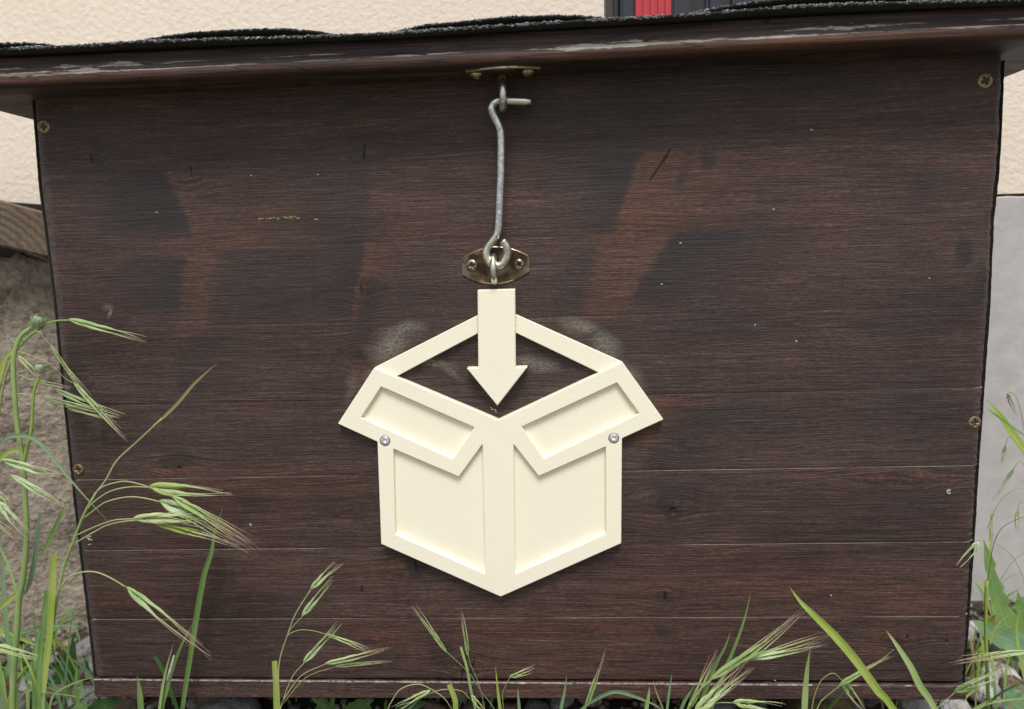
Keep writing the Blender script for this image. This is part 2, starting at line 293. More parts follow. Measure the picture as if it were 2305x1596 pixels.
def weathered():                                     # lid edge: stain flaking off along the grain
    s = NT('weathered_lid_edge'); P = s.coord()
    g1 = s.noise(s.mapping(P, sc=(14, 500, 1100)), 1, 5, .65); g2 = s.noise(s.mapping(P, sc=(6, 120, 300)), 1, 4, .6)
    v = s.math('ADD', s.math('MULTIPLY', g1, .5), s.math('MULTIPLY', g2, .5))
    col = s.ramp(v, [(.36, (.010, .0065, .006)), (.5, (.040, .023, .019)), (.68, (.115, .070, .056))])
    sep = s.n('ShaderNodeSeparateXYZ'); s.l(P, sep.inputs[0])
    big = s.noise(s.mapping(P, sc=(6, 20, 10)), 1, 3, .5)
    # height above the lid's lower edge, which itself rises slightly to the right
    zr = s.math('MINIMUM', s.math('MAXIMUM', s.math('MULTIPLY', s.math('SUBTRACT', sep.outputs[0], .1), .0028/.44), 0), .0028)
    wob = s.math('MULTIPLY', s.math('SUBTRACT', s.noise(s.mapping(P, sc=(9, 0, 0)), 1, 5, .7), .5), .0036)
    h = s.math('ADD', s.math('SUBTRACT', s.math('SUBTRACT', sep.outputs[2], .3661), zr), wob)
    up = s.mr(h, .0062, .0075)
    col = s.mix(s.math('MULTIPLY', up, .8), col, s.mix(1.0, col, (.92, .94, 1.04), 'MULTIPLY'))
    lowm = s.math('MULTIPLY', s.mr(h, .0002, .0016), s.mr(h, .0068, .0058))
    col = s.mix(s.math('MULTIPLY', lowm, s.mr(big, .35, .62, .25, 1)), col, s.mix(1.0, col, (2.1, 1.32, .85), 'MULTIPLY'))
    def streak(at_h, seed, w0, lo, hi, cut):
        where = s.mr(s.noise(s.mapping(P, loc=(seed, 0, 0), sc=(7, 0, 0)), 1, 2, .5), lo, hi, 0, w0)
        rag = s.mr(s.noise(s.mapping(P, loc=(seed, 0, 1), sc=(60, 100, 700)), 1, 5, .75), cut, cut+.22, 0, 1.5)
        d = s.math('ABSOLUTE', s.math('SUBTRACT', h, at_h))
        return s.math('LESS_THAN', d, s.math('MULTIPLY', where, rag))
    st = s.math('MAXIMUM', streak(.0066, 3.3, .0024, .47, .66, .38), s.math('MAXIMUM', streak(.0098, 8.1, .0018, .50, .68, .44), streak(.0068, 5.7, .0008, .46, .6, .40)))
    col = s.mix(s.math('MULTIPLY', st, .85), col, s.mix(s.mr(g1, .35, .65), (.17, .14, .095), (.50, .48, .43)))
    crk = s.math('LESS_THAN', s.math('ABSOLUTE', s.math('SUBTRACT', s.noise(s.mapping(P, sc=(9, 20, 120)), 1, 2, .5), .5)), .005)
    col = s.mix(s.math('MULTIPLY', crk, .85), col, (.006, .004, .004))
    nb = s.bump(s.math('ADD', s.math('SUBTRACT', v, s.math('MULTIPLY', crk, .5)), s.math('MULTIPLY', st, .15)), .8, .0012)
    return s.done(col, s.mr(g2, .3, .7, .48, .7), nb, spec=.4)
M['lid_edge'] = weathered()
def simple(name, col, rough=.6, metal=0, var=.25, scale=200, bump=.2, dist=.0005, col2=None, spec=None):
    s = NT(name); P = s.coord(); n = s.noise(P, scale, 5, .6)
    c2 = col2 or tuple(c*(1-var) for c in col)
    c = s.ramp(n, [(.32, c2), (.66, col)])
    return s.done(c, rough, s.bump(n, bump, dist), metal, spec)
M['tongue'] = simple('bare_wood', (.50, .44, .35), .7, var=.5, scale=300)
M['arris'] = simple('worn_bare_edge', (.36, .32, .28), .8, col2=(.05, .035, .03), scale=420, bump=.5)
M['black'] = simple('gap_shade_black', (.022, .020, .016), .9, col2=(.004, .004, .004), scale=900, bump=.6)  # near-black that paints the shade in the gap under the timber
s = NT('mossy_black_edge'); P = s.coord(); n = s.noise(P, 900, 4, .7)
M['edge'] = s.done(s.ramp(n, [(.4, (.004, .004, .004)), (.6, (.02, .018, .014)), (.70, (.13, .12, .06)), (.8, (.3, .28, .2))]), .9, s.bump(n, .8, .001))
s = NT('roofing_felt'); P = s.coord(); vo = s.n('ShaderNodeTexVoronoi'); vo.inputs['Scale'].default_value = 900; s.l(P, vo.inputs['Vector'])
sc_ = s.n('ShaderNodeSeparateColor'); s.l(vo.outputs['Color'], sc_.inputs[0])
M['felt'] = s.done(s.ramp(sc_.outputs[0], [(.0, (.02, .021, .024)), (.5, (.08, .082, .09)), (.8, (.2, .2, .22)), (.95, (.30, .16, .13))]), .9, s.bump(vo.outputs['Distance'], .8, .001))
M['felt_under'] = simple('felt_underside', (.020, .019, .013), .9, col2=(.006, .006, .005), scale=400, bump=.5)
for nm, c in (('granule_grey', (.35, .36, .40)), ('granule_mid', (.19, .195, .22)), ('granule_dark', (.05, .052, .06)), ('granule_pink', (.42, .22, .19))): M[nm] = simple(nm, c, .85, scale=900)
def plastic():
    s = NT('cream_printed_plastic'); P = s.coord()
    wv = s.n('ShaderNodeTexWave'); wv.wave_type = 'BANDS'; wv.bands_direction = 'DIAGONAL'; wv.inputs['Scale'].default_value = 330; wv.inputs['Distortion'].default_value = .25
    s.l(s.mapping(P, sc=(1, 0, 1)), wv.inputs['Vector'])
    n = s.noise(P, 60, 4, .6); n2 = s.noise(s.mapping(P, sc=(40, 1, 1500)), 1, 2, .5)
    col = s.mix(n, (.87, .805, .64), (.905, .845, .69)); col = s.mix(s.math('MULTIPLY', wv.outputs['Fac'], .10), col, (.74, .64, .48))
    col = s.mix(s.mr(s.noise(P, 700, 2, .6), .70, .80, 0, .25), col, (.6, .52, .4))
    h = s.math('ADD', s.math('MULTIPLY', wv.outputs['Fac'], .6), s.math('MULTIPLY', n2, .5))
    m = s.done(col, .48, s.bump(h, .35, .00022), spec=.42)
    s.b.inputs['Subsurface Weight'].default_value = .12; s.b.inputs['Subsurface Radius'].default_value = (1, .7, .4); s.b.inputs['Subsurface Scale'].default_value = .0012
    return m
M['plastic'] = plastic()
M['zinc'] = simple('dull_zinc_wire', (.80, .81, .80), .34, 1, col2=(.38, .39, .37), scale=620, bump=.35, dist=.0003)
M['zinc_yellow'] = simple('yellowed_zinc', (.80, .79, .66), .33, 1, col2=(.48, .48, .40), scale=260, bump=.2, dist=.0003)
M['rust'] = simple('rusty_iron', (.22, .085, .03), .85, .2, col2=(.05, .025, .015), scale=700, bump=.8)
s = NT('stained_plate'); P = s.coord(); n = s.noise(s.mapping(P, loc=(.31, 0, .2)), 95, 3, .5, .6); n2 = s.noise(P, 800, 4, .6)
M['plate'] = s.done(s.mix(s.mr(n2, .3, .8, 0, .4), s.ramp(n, [(.40, (.030, .016, .009)), (.50, (.12, .066, .035)), (.56, (.16, .095, .055)), (.60, (.20, .17, .145)), (.7, (.18, .155, .135))]), (.07, .045, .03)), .34, s.bump(n2, .2, .0003), .55)
M['plate_rim'] = simple('plate_rim', (.62, .52, .36), .3, 1, col2=(.3, .23, .14), scale=500)
M['screw_brass'] = simple('aged_brass_screw', (.40, .31, .17), .42, .85, col2=(.12, .085, .05), scale=900, bump=.5)
M['screw_steel'] = simple('steel_screw', (.86, .88, .90), .45, .8, col2=(.5, .52, .54), scale=700, bump=.3)
M['screw_dark'] = simple('browned_screw', (.34, .28, .22), .35, .9, col2=(.07, .05, .035), scale=800, bump=.5)
M['navy'] = simple('navy_black_plastic', (.016, .020, .032), .6, var=.2, scale=1200, bump=.15)
M['blackp'] = simple('black_plastic', (.010, .009, .010), .5, scale=1200)
M['rubber'] = simple('grey_rubber', (.024, .021, .02), .7, scale=900)
M['red'] = simple('red_plastic', (.50, .032, .045), .42, var=.12, scale=900, bump=.1)
def stucco(name, c1, c2, sc, b, d, dirt=None):
    s = NT(name); P = s.coord()
    n = s.noise(s.mapping(P, sc=(1, 1, 1.15)), sc, 4, .55, .3); n2 = s.noise(P, sc*4.5, 3, .6); n3 = s.noise(P, 7, 4, .6)
    col = s.mix(s.mr(s.math('ADD', s.math('MULTIPLY', n, .7), s.math('MULTIPLY', n3, .3)), .35, .62), c2, c1)
    if dirt:
        sep = s.n('ShaderNodeSeparateXYZ'); s.l(P, sep.inputs[0])
        dn = s.math('ADD', s.math('MULTIPLY', s.noise(P, 30, 5, .65), .6), s.math('MULTIPLY', s.noise(P, 260, 3, .6), .4))
        col = s.mix(s.mr(dn, .45, .62, 0, .8), col, dirt)
    nb = s.bump(n, b, d); nb = s.bump(n2, b*.55, d*.3, nb)
    return s.done(col, .92, nb, spec=.2)
M['cream'] = stucco('cream_render', (.81, .705, .590), (.75, .645, .53), 190, .5, .0020)
M['plinth'] = stucco('grey_plinth_paint', (.50, .475, .46), (.43, .405, .39), 75, .28, .0016)
M['curb'] = stucco('rough_brown_render', (.40, .335, .270), (.27, .220, .175), 170, 1.0, .0034, (.085, .062, .045))
def old_board():
    s = NT('weathered_end_grain'); P = s.coord(); p = at(-55, 640, .12)
    mp = s.mapping(P, (p.x, p.y, p.z), (0, 0, 0), (1, 1, 1), 'TEXTURE')
    wv = s.n('ShaderNodeTexWave'); wv.wave_type = 'RINGS'; wv.rings_direction = 'Y'; wv.inputs['Scale'].default_value = 62; wv.inputs['Distortion'].default_value = 3.0; wv.inputs['Detail'].default_value = 3; wv.inputs['Detail Scale'].default_value = 2.5; wv.inputs['Detail Roughness'].default_value = .7
    s.l(mp, wv.inputs['Vector'])
    n = s.noise(s.mapping(P, rot=(0, R(-18), 0), sc=(400, 300, 90)), 1, 4, .6)
    col = s.mix(s.math('ADD', s.math('MULTIPLY', s.math('POWER', wv.outputs['Fac'], .5), .35), s.math('MULTIPLY', n, .65)), (.05, .036, .026), (.25, .190, .135))
    return s.done(col, .85, s.bump(s.math('ADD', wv.outputs['Fac'], n), .5, .0008), spec=.2)
M['old_board'] = old_board()
M['foot'] = simple('mossy_foot', (.16, .12, .05), .9, col2=(.02, .016, .01), scale=160, bump=.8)
M['soil'] = simple('dark_soil', (.085, .062, .042), .95, col2=(.02, .014, .010), scale=110, bump=1, dist=.004)
def stone(name, c):
    s = NT(name); P = s.coord(); r = s.n('ShaderNodeObjectInfo').outputs['Random']
    n = s.noise(P, 1.6, 5, .6); k = s.mix(r, tuple(x*.55 for x in c), tuple(min(.75, x*1.3) for x in c))
    return s.done(s.mix(s.mr(n, .3, .7), s.mix(1.0, k, (.6, .57, .54), 'MULTIPLY'), k), .85, s.bump(n, .4, .1))
M['stone_grey'] = stone('grey_stone', (.30, .29, .29)); M['stone_tan'] = stone('tan_stone', (.34, .26, .19)); M['stone_white'] = stone('pale_stone', (.52, .51, .52)); M['stone_brown'] = stone('brown_stone', (.20, .145, .105))
def leafm(name, c1, c2, tr=.35, rough=.5):
    s = NT(name); P = s.coord(); n = s.noise(P, 45, 3, .5); n2 = s.noise(P, 1500, 2, .5)
    uv = s.n('ShaderNodeUVMap'); sep = s.n('ShaderNodeSeparateXYZ'); s.l(uv.outputs[0], sep.inputs[0])
    col = s.mix(s.mr(n, .35, .65), c1, c2)
    vein = s.math('FRACT', s.math('MULTIPLY', sep.outputs[0], 5.0))
    col = s.mix(s.math('MULTIPLY', s.mr(s.math('ABSOLUTE', s.math('SUBTRACT', vein, .5)), .0, .5), .22), col, s.mix(1.0, col, (.6, .66, .5), 'MULTIPLY'))
    col = s.mix(s.mr(s.math('ABSOLUTE', s.math('SUBTRACT', sep.outputs[0], .5)), .03, .09, .35, 0), col, s.mix(1.0, col, (1.5, 1.35, 1.4), 'MULTIPLY'))
    col = s.mix(s.mr(sep.outputs[1], .93, 1.0, 0, .8), col, (.36, .27, .14))
    m = s.done(col, rough, s.bump(n2, .2, .0003), spec=.4)
    t = s.n('ShaderNodeBsdfTranslucent'); s.l(s.mix(1.0, col, (1.3, 1.35, .8), 'MULTIPLY'), t.inputs[0]); mx = s.n('ShaderNodeMixShader'); mx.inputs[0].default_value = tr
    s.l(s.b.outputs[0], mx.inputs[1]); s.l(t.outputs[0], mx.inputs[2]); s.l(mx.outputs[0], s.t.nodes['Material Output'].inputs[0])
    return m
M['g'] = leafm('leaf_green', (.16, .29, .09), (.24, .38, .13))
M['y'] = leafm('leaf_yellow_green', (.33, .45, .08), (.42, .52, .14))
M['b'] = leafm('leaf_blue_green', (.17, .30, .17), (.26, .40, .22))
M['l'] = leafm('leaf_light_green', (.33, .46, .17), (.42, .54, .23))
M['d'] = leafm('leaf_dark_green', (.045, .11, .035), (.07, .16, .05))
M['t'] = leafm('straw', (.34, .26, .14), (.44, .35, .2))
M['st'] = leafm('stem_green', (.30, .34, .15), (.40, .42, .20), .1)
M['lem'] = leafm('spikelet_green', (.42, .54, .19), (.60, .68, .38), .3, .42)
M['lemb'] = leafm('spikelet_blue_green', (.40, .54, .24), (.60, .70, .46), .3, .42)
def awnm(name, stops):
    s = NT(name); uv = s.n('ShaderNodeUVMap'); sep = s.n('ShaderNodeSeparateXYZ'); s.l(uv.outputs[0], sep.inputs[0])
    return s.done(s.ramp(sep.outputs[1], stops), .5, spec=.35)
M['awn'] = awnm('awn_olive', [(0, (.40, .50, .22)), (.5, (.38, .40, .20)), (1, (.33, .27, .19))])
M['awnp'] = awnm('awn_purple', [(0, (.42, .50, .22)), (.45, (.38, .34, .18)), (1, (.27, .17, .165))])
M['bud'] = leafm('bud_green', (.30, .37, .23), (.46, .52, .38), .15)

# ------------------------------------------------------------------ large structure: ground, house, low wall
GZ = -.045
def ground():
    vs, fs = [], []
    xs = [-60, -20, -6, -2, -.8] + [-.45+i*.01 for i in range(146)] + [1.6, 3, 8, 20, 60]
    ys = [-60, -20, -6, -2, -.7] + [-.3+i*.01 for i in range(56)] + [.4, 1, 5, 30]
    for y in ys:
        for x in xs:
            h = 0 if abs(x) > 2 or y < -1 else .010*noise.noise(Vector((x*16, y*16, 0)))+.004*noise.noise(Vector((x*60, y*60, 3)))
            vs.append((x, y, GZ+h))
    nx = len(xs)
    for j in range(len(ys)-1):
        for i in range(nx-1): fs.append((j*nx+i, j*nx+i+1, (j+1)*nx+i+1, (j+1)*nx+i))
    o = mesh('ground', vs, fs, M['soil'], None, True); return tag(o, 'dark soil strewn with pebbles below the wooden box', None, kind='structure')
GR = ground()

bounce = mesh('bounce_sheet', [(-60, -60, GZ+.012), (60, -60, GZ+.012), (60, -.16, GZ+.012), (-60, -.16, GZ+.012)], [(0, 1, 2, 3)], simple('bounce_sheet_tan', (.23, .225, .17), .9, scale=60, col2=(.14, .14, .10)), None); bounce['kind'] = 'structure'  # unseen sheet in front of the box, added for bounce light and metal reflections
house = empty('house_wall', (.3, .205, GZ), 'cream rendered house wall with a grey painted base behind the wooden box', 'wall')
box('render', (-4, .205, .306), (4.5, .45, 3.2), M['cream'], house)
vs, fs = [], []                                        # painted base, its upper edge brushed on unevenly
xs = [-4, -1] + [-.4+i*.01 for i in range(150)] + [2, 4.5]
for x in xs:
    zt = .3035 + .0012*noise.noise(Vector((x*30, 0, 0))) + .0006*noise.noise(Vector((x*120, 0, 0)))
    vs += [(x, .2035, GZ-.03), (x, .2035, zt-.001), (x, .2045, zt), (x, .30, zt)]
for i in range(len(xs)-1):
    for k in range(3): fs.append((i*4+k, (i+1)*4+k, (i+1)*4+k+1, i*4+k+1))
mesh('painted_base', vs, fs, M['plinth'], house)

curb = empty('curb_wall', (-.15, .14, GZ), 'low rough brown rendered wall under the grey timber left of the box', 'wall')
A, B = Vector((-.42, .055, 0)), Vector((-.015, .178, 0)); dr = (B-A); nn = Vector((-dr.y, dr.x, 0)).normalized()
UB = [A+nn*.035+dr*.02, B+nn*.035]; mesh('gap_shade_sheet', [UB[0]+Vector((0, 0, .2)), UB[1]+Vector((0, 0, .2)), UB[1]+Vector((0, 0, .312)), UB[0]+Vector((0, 0, .350))], [(0, 1, 2, 3)], M['black'], curb)  # black sheet behind the open gap, standing in for its shade
vs, fs = [], []; NX, NZ = 90, 74
for j in range(NZ+1):
    for i in range(NX+1):
        t = i/NX; p = A+dr*t; ztop = .2925-.022*t
        z = GZ-.02 + (ztop-GZ+.02)*j/NZ
        off = .004*noise.noise(Vector((p.x*22, z*22, 1)))+.0012*noise.noise(Vector((p.x*140, z*140, 1)))
        if j == NZ: z += .005*noise.noise(Vector((p.x*60, 0, 5)))+.003*noise.noise(Vector((p.x*200, 0, 5)))
        if j > NZ-3: off += .004*(j-NZ+3)/3
        vs.append(p + nn*off + Vector((0, 0, z)))
for j in range(NZ):
    for i in range(NX): fs.append((j*(NX+1)+i, j*(NX+1)+i+1, (j+1)*(NX+1)+i+1, (j+1)*(NX+1)+i))
b0 = len(vs)
for i in range(NX+1):
    v = vs[NZ*(NX+1)+i]; vs.append(v+nn*.09)
for i in range(NX): fs.append((NZ*(NX+1)+i, NZ*(NX+1)+i+1, b0+i+1, b0+i))
mesh('render', vs, fs, M['curb'], curb, True)

tb = empty('timber_board', (-.16, .11, .3), 'weathered grey brown timber with arched end grain on the low wall by the box', 'board')
p = [at(-420, 343, .062), at(300, 535, .150), at(300, 626, .150), at(-420, 455, .062)]
bm = bmesh.new(); nn2 = Vector((-.3, .95, 0)).normalized()
f = [bm.verts.new(q) for q in p]; g = [bm.verts.new(q+nn2*.055) for q in p]
bm.faces.new(f[::-1]); bm.faces.new(g)
for i in range(4): bm.faces.new((f[i], f[(i+1) % 4], g[(i+1) % 4], g[i]))
bmesh.ops.recalc_face_normals(bm, faces=bm.faces)
bmesh.ops.bevel(bm, geom=list(bm.edges), offset=.0018, segments=2, affect='EDGES')
from_bm('board', bm, M['old_board'], tb)

# ------------------------------------------------------------------ the storage box
BOX = empty('storage_box', (.277, 0, GZ), 'dark brown stained plank box with a felt covered overhanging lid', 'storage box')
# left / right edge of the front, measured at several heights
LE = [(73, 205), (73, 222), (89, 423), (104, 533), (121, 670), (145, 917), (161, 1072), (179, 1236), (198, 1393), (213, 1526), (216, 1572)]
RE = [(2270, 100), (2269, 125), (2262, 300), (2256, 390), (2244, 500), (2236, 688), (2223, 873), (2210, 1050), (2200, 1220), (2189, 1385), (2178, 1532), (2176, 1577)]
def edge_x(tab, z):
    P = [at(*q) for q in tab]
    for a, b in zip(P, P[1:]):
        if b.z <= z <= a.z or (b is P[-1] and z < b.z) or (a is P[0] and z > a.z):
            return a.x + (b.x-a.x)*(z-a.z)/(b.z-a.z)
    return P[0].x
TH = .018
def plank(i):
    a, b = at(*JL[i]), at(*JR[i]); c, d = at(*JL[i+1]), at(*JR[i+1])
    gap = (0, .00002, .00003, .00005, .00016, .00021, .00019, .00022, .0007)
    def zt(x): return a.z+(b.z-a.z)*(x-a.x)/(b.x-a.x) - gap[i] + (0 if i else .002)
    def zb(x): return c.z+(d.z-c.z)*(x-c.x)/(d.x-c.x) + gap[i+1]
    rows = 34; cols = [0, .0006, .0018, .0032, .0046, .0062] + [k/14 for k in range(1, 14)] + [-.0070, -.0052, -.0036, -.0022, -.0010, 0]
    jut = (random.random()-.5)*.0007; vs, fs = [], []
    for j in range(rows+1):
        s = j/rows
        for ci, cc in enumerate(cols):
            zm = (zt(.28)*(1-s)+zb(.28)*s)
            xl = edge_x(LE, zm); xr = edge_x(RE, zm)-.0013+jut + .00035*noise.noise(Vector((0, zm*260, i)))+.0005*noise.noise(Vector((2, zm*90, i)))
            if ci < 6: x = xl+cc; e = cc
            elif ci < 19: x = xl+(xr-xl)*cc; e = 1
            else: x = xr+cc; e = -cc
            z = zt(x)*(1-s)+zb(x)*s
            y = 0
            if ci < 6 and e < .0062: y = .0022*(1-e/.0062)**2
            if ci >= 19 and e < .0052:
                k = 1-e/.0052; y = .0035*k*k + .0013*k*noise.noise(Vector((x*260, z*420, i*3)))*(1 if i > 3 else .4)
            ar_ = .00003 if i < 3 else .00015
            y += ar_*min(1, max(0, 1-abs(s-0)*rows*1.2))+ar_*min(1, max(0, 1-abs(1-s)*rows*1.2))   # softened joint arris
            vs.append((x, y, z))
    nc = len(cols)
    for j in range(rows):
        for ci in range(nc-1): fs.append((j*nc+ci, (j+1)*nc+ci, (j+1)*nc+ci+1, j*nc+ci+1))
    # back rim: top, bottom and ends
    rim = [j*nc for j in range(rows+1)] + [rows*nc+k for k in range(1, nc)] + [j*nc+nc-1 for j in range(rows-1, -1, -1)] + [k for k in range(nc-2, 0, -1)]
    b0 = len(vs)
    for r in rim: vs.append((vs[r][0], TH, vs[r][2]))
    for k in range(len(rim)): fs.append((rim[k], b0+k, b0+(k+1) % len(rim), rim[(k+1) % len(rim)]))
    fs.append(tuple(b0+k for k in range(len(rim)))[::-1])
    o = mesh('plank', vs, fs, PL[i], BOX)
    o['label'] = ('top', 'second', 'third', 'fourth', 'fifth', 'sixth', 'seventh', 'bottom')[i]+' plank of the front of the box'
for i in range(8): plank(i)
# pale tongues showing in the joints that have opened
for i, (x0, x1) in ((4, (.80, .999)), (5, (.0, .345)), (5, (.57, 1)), (6, (0, .42)), (6, (.60, 1.0)), (7, (0, .37)), (7, (.375, 1.0))):
    a, b = at(*JL[i]), at(*JR[i]); xa = edge_x(LE, a.z)+.003; xb = edge_x(RE, b.z)-.0008
    vs, fs = [], []; n = 50
    for k in range(n+1):
        t = x0+(x1-x0)*k/n; x = xa+(xb-xa)*t; z = a.z+(b.z-a.z)*(x-a.x)/(b.x-a.x)
        hw = .00017; yf = .00025 if i != 4 else .0004
        if x > xb-.006: yf += .0035*max(0, 1-(xb-x)/.0052)**2 - .0003
        h = hw*max(.15, min(1, .75+1.1*noise.noise(Vector((x*26, i, 0)))+.3*noise.noise(Vector((x*200, i, 0)))))*(1 if x0 == 0 else min(1, (t-x0)/.12+.04))*(1 if x1 > .99 else min(1, (x1-t)/.12+.04))
        vs += [(x, TH-.002, z-hw), (x, yf, z-h), (x, yf, z+h), (x, TH-.002, z+hw)]
    for k in range(n):
        for q in range(3): fs.append((k*4+q, (k+1)*4+q, (k+1)*4+q+1, k*4+q+1))
    o = mesh('tongue', vs, fs, M['tongue'], BOX); o['label'] = 'pale bare wood showing in an open plank joint'
# dark mossy strip along each side edge, side boards, back, bottom
for sgn, tab in ((-1, LE), (1, RE)):
    vs, fs = [], []; n = 170
    for k in range(n+1):
        z = -.013 + (.3665+.013)*k/n; x = edge_x(tab, z); o1 = (.0031 if sgn < 0 else .0013)+.0003*noise.noise(Vector((0, z*300, sgn)))+.0003*noise.noise(Vector((0, z*80, sgn)))
        y1 = .0030 if sgn < 0 else .0042
        vs += [(x-sgn*.004, .012, z), (x+sgn*o1*.6, y1, z), (x+sgn*o1, y1+.0008, z), (x+sgn*o1, TH+.002, z)]
    for k in range(n):
        for q in range(3):
            fc = (k*4+q, (k+1)*4+q, (k+1)*4+q+1, k*4+q+1); fs.append(fc if sgn > 0 else fc[::-1])
    mesh('edge_strip', vs, fs, M['edge'], BOX)
    xa = .004 if sgn < 0 else .5485
    if sgn < 0: box('side_board', (-.0022, TH+.0022, -.012), (.0140, .165, .366), M['trim'], BOX)
    else: box('side_board', (.541, TH+.0022, -.012), (.5548, .165, .3665), M['trim'], BOX)
box('back_board', (.0145, .148, -.012), (.5405, .165, .366), M['trim'], BOX)
box('floor_board', (.0145, TH+.001, -.010), (.5405, .147, .006), M['trim'], BOX)
# bottom rail with a worn bare arris
a, b = at(209, 1530, -.0015), at(2176, 1545, -.0015); c, d = at(216, 1571, -.0015), at(2175, 1577, -.0015)
vs, fs = [], []; n = 120
for k in range(n+1):
    t = k/n; T = a.lerp(b, t); Bt = c.lerp(d, t); w = .0003*noise.noise(Vector((t*60, 0, 0)))
    vs += [(T.x, TH, T.z), (T.x, -.0004, T.z), (T.x, -.0010+w, T.z-.0007+w), (Bt.x, -.0010, Bt.z+.0006), (Bt.x, -.0004, Bt.z), (Bt.x, TH, Bt.z)]
for k in range(n):
    for q in range(5): fs.append((k*6+q, k*6+q+1, (k+1)*6+q+1, (k+1)*6+q))
e = n*6; fs += [(0, 5, 4, 3, 2, 1), (e, e+1, e+2, e+3, e+4, e+5)]
o = mesh('bottom_rail', vs, fs, M['rail'], BOX); o.data.materials.append(M['arris'])
for k in range(n):
    if k < n*.83 or k % 7 == 0: o.data.polygons[k*5+1].material_index = 1
for x0, x1, y0 in ((.056, .078, .020), (.457, .492, .012)):
    bm = box_bm(bmesh.new(), (x0, y0, GZ-.01), (x1, y0+.03, -.0135), .0015); from_bm('foot', bm, M['foot'], BOX)
box('foot', (.06, .13, GZ-.01), (.08, .155, -.0135), M['foot'], BOX); box('foot', (.46, .13, GZ-.01), (.49, .155, -.0135), M['foot'], BOX)

# screws
def screw_mesh(r, dome, depth, arms=4, rot=0, wid=.2, ln=.58, pit=0):
    vs, fs = [], []; na, nr = 40, 14
    vs.append((0, 0, dome-depth))
    for j in range(1, nr+1):
        q = j/nr
        for k in range(na):
            a = 2*math.pi*k/na; x, y = q*math.cos(a), q*math.sin(a)
            z = dome*(1-q**3)
            ang = (a-rot) % (2*math.pi/arms); ang = min(ang, 2*math.pi/arms-ang); lx, ly = q*math.cos(ang), q*math.sin(ang)
            if lx < ln and ly < wid*(1-.35*lx/ln): z -= depth*(1-.55*(lx/ln))
            z += pit*noise.noise(Vector((x*6, y*6, r*900)))
            vs.append((x*r, y*r, z))
    for k in range(na): fs.append((0, 1+k, 1+(k+1) % na))
    for j in range(nr-1):
        for k in range(na): fs.append((1+j*na+k, 1+(j+1)*na+k, 1+(j+1)*na+(k+1) % na, 1+j*na+(k+1) % na))
    b0 = 1+(nr-1)*na; b1 = len(vs)
    for k in range(na):
        a = 2*math.pi*k/na; vs.append((math.cos(a)*r*.97, math.sin(a)*r*.97, -.0016))
    for k in range(na): fs.append((b0+k, b1+k, b1+(k+1) % na, b0+(k+1) % na))
    return vs, fs
def screw(p, r, mat, parent, dome=.0006, depth=.0012, rot=.3, out=Vector((0, -1, 0)), label=None, pit=.0001, **kw):
    vs, fs = screw_mesh(r, dome, depth, rot=rot, pit=pit, **kw)
    q = out.to_track_quat('Z', 'Y'); vs = [p + q @ Vector(v) for v in vs]
    o = mesh('screw', vs, fs, mat, parent, True)
    if label: o['label'] = label
    return o
for (x, y, r, mt, lb) in ((139, 404, .0037, 'screw_brass', 'worn screw in the upper left corner'), (3147, 257, .0040, 'screw_brass', 'brass screw in the upper right corner'), (3113, 1349, .0036, 'screw_brass', 'brass screw near the right edge'), (249, 1500, .0035, 'screw_brass', 'rusted screw near the left edge')):
    fx, fy = full(x, y); pp = at(fx, fy, -.0001); 
    if x in (249,): pp = at(fx, fy, -.0006)
    screw(pp, r, M[mt], BOX, .0004, .0022, rot=random.random(), label=lb, wid=.26, ln=.62, pit=.0005 if x == 139 else .0001)

# lid --------------------------------------------------------------------
def lidz(x): return .3661+.0028*max(0, min(1, (x-.1)/.44))
LID = from_bm('lid', box_bm(bmesh.new(), (-.0385, -.0180, .3699), (.5905, .175, .3812)), M['trim'], BOX)
bm = bmesh.new()
prof = [(-.0150, 0), (-.0270, 0), (-.0296, .0006), (-.0312, .0020), (-.0318, .0038), (-.0314, .0056), (-.0304, .0068), (-.0303, .0100), (-.0302, .0157), (-.0150, .0160)]
vs, fs = [], []; n = 130
for k in range(n+1):
    x = -.0388+(.5908+.0388)*k/n
    for q, (y, z) in enumerate(prof):
        wob = .0007*noise.noise(Vector((x*14, q*.3, 0)))+.0003*noise.noise(Vector((x*60, q, 1)))
        vs.append((x, y+(wob if 0 < q < 9 else 0), lidz(x)+z))
m_ = len(prof)
for k in range(n):
    for q in range(m_-1): fs.append((k*m_+q, k*m_+q+1, (k+1)*m_+q+1, (k+1)*m_+q))
fs.append(tuple(range(m_))[::-1]); fs.append(tuple(n*m_+q for q in range(m_)))
mesh('front_trim', vs, fs, M['lid_edge'], LID, True)
# underside boards of the lid, butted
y = -.0150; 
for wdt in (.060, .062, .066):
    vs = [(-.0386, y, .0), (.5904, y, 0), (.5904, y+wdt-.0008, 0), (-.0386, y+wdt-.0008, 0)]
    vs = [(a, b, lidz(a)+.0002) for a, b, c in vs]+[(a, b, lidz(a)+.0028) for a, b, c in vs]
    mesh('lid_board', vs, [(0, 3, 2, 1), (4, 5, 6, 7), (0, 1, 5, 4), (1, 2, 6, 5), (2, 3, 7, 6), (3, 0, 4, 7)], M['trim'], LID); y += wdt
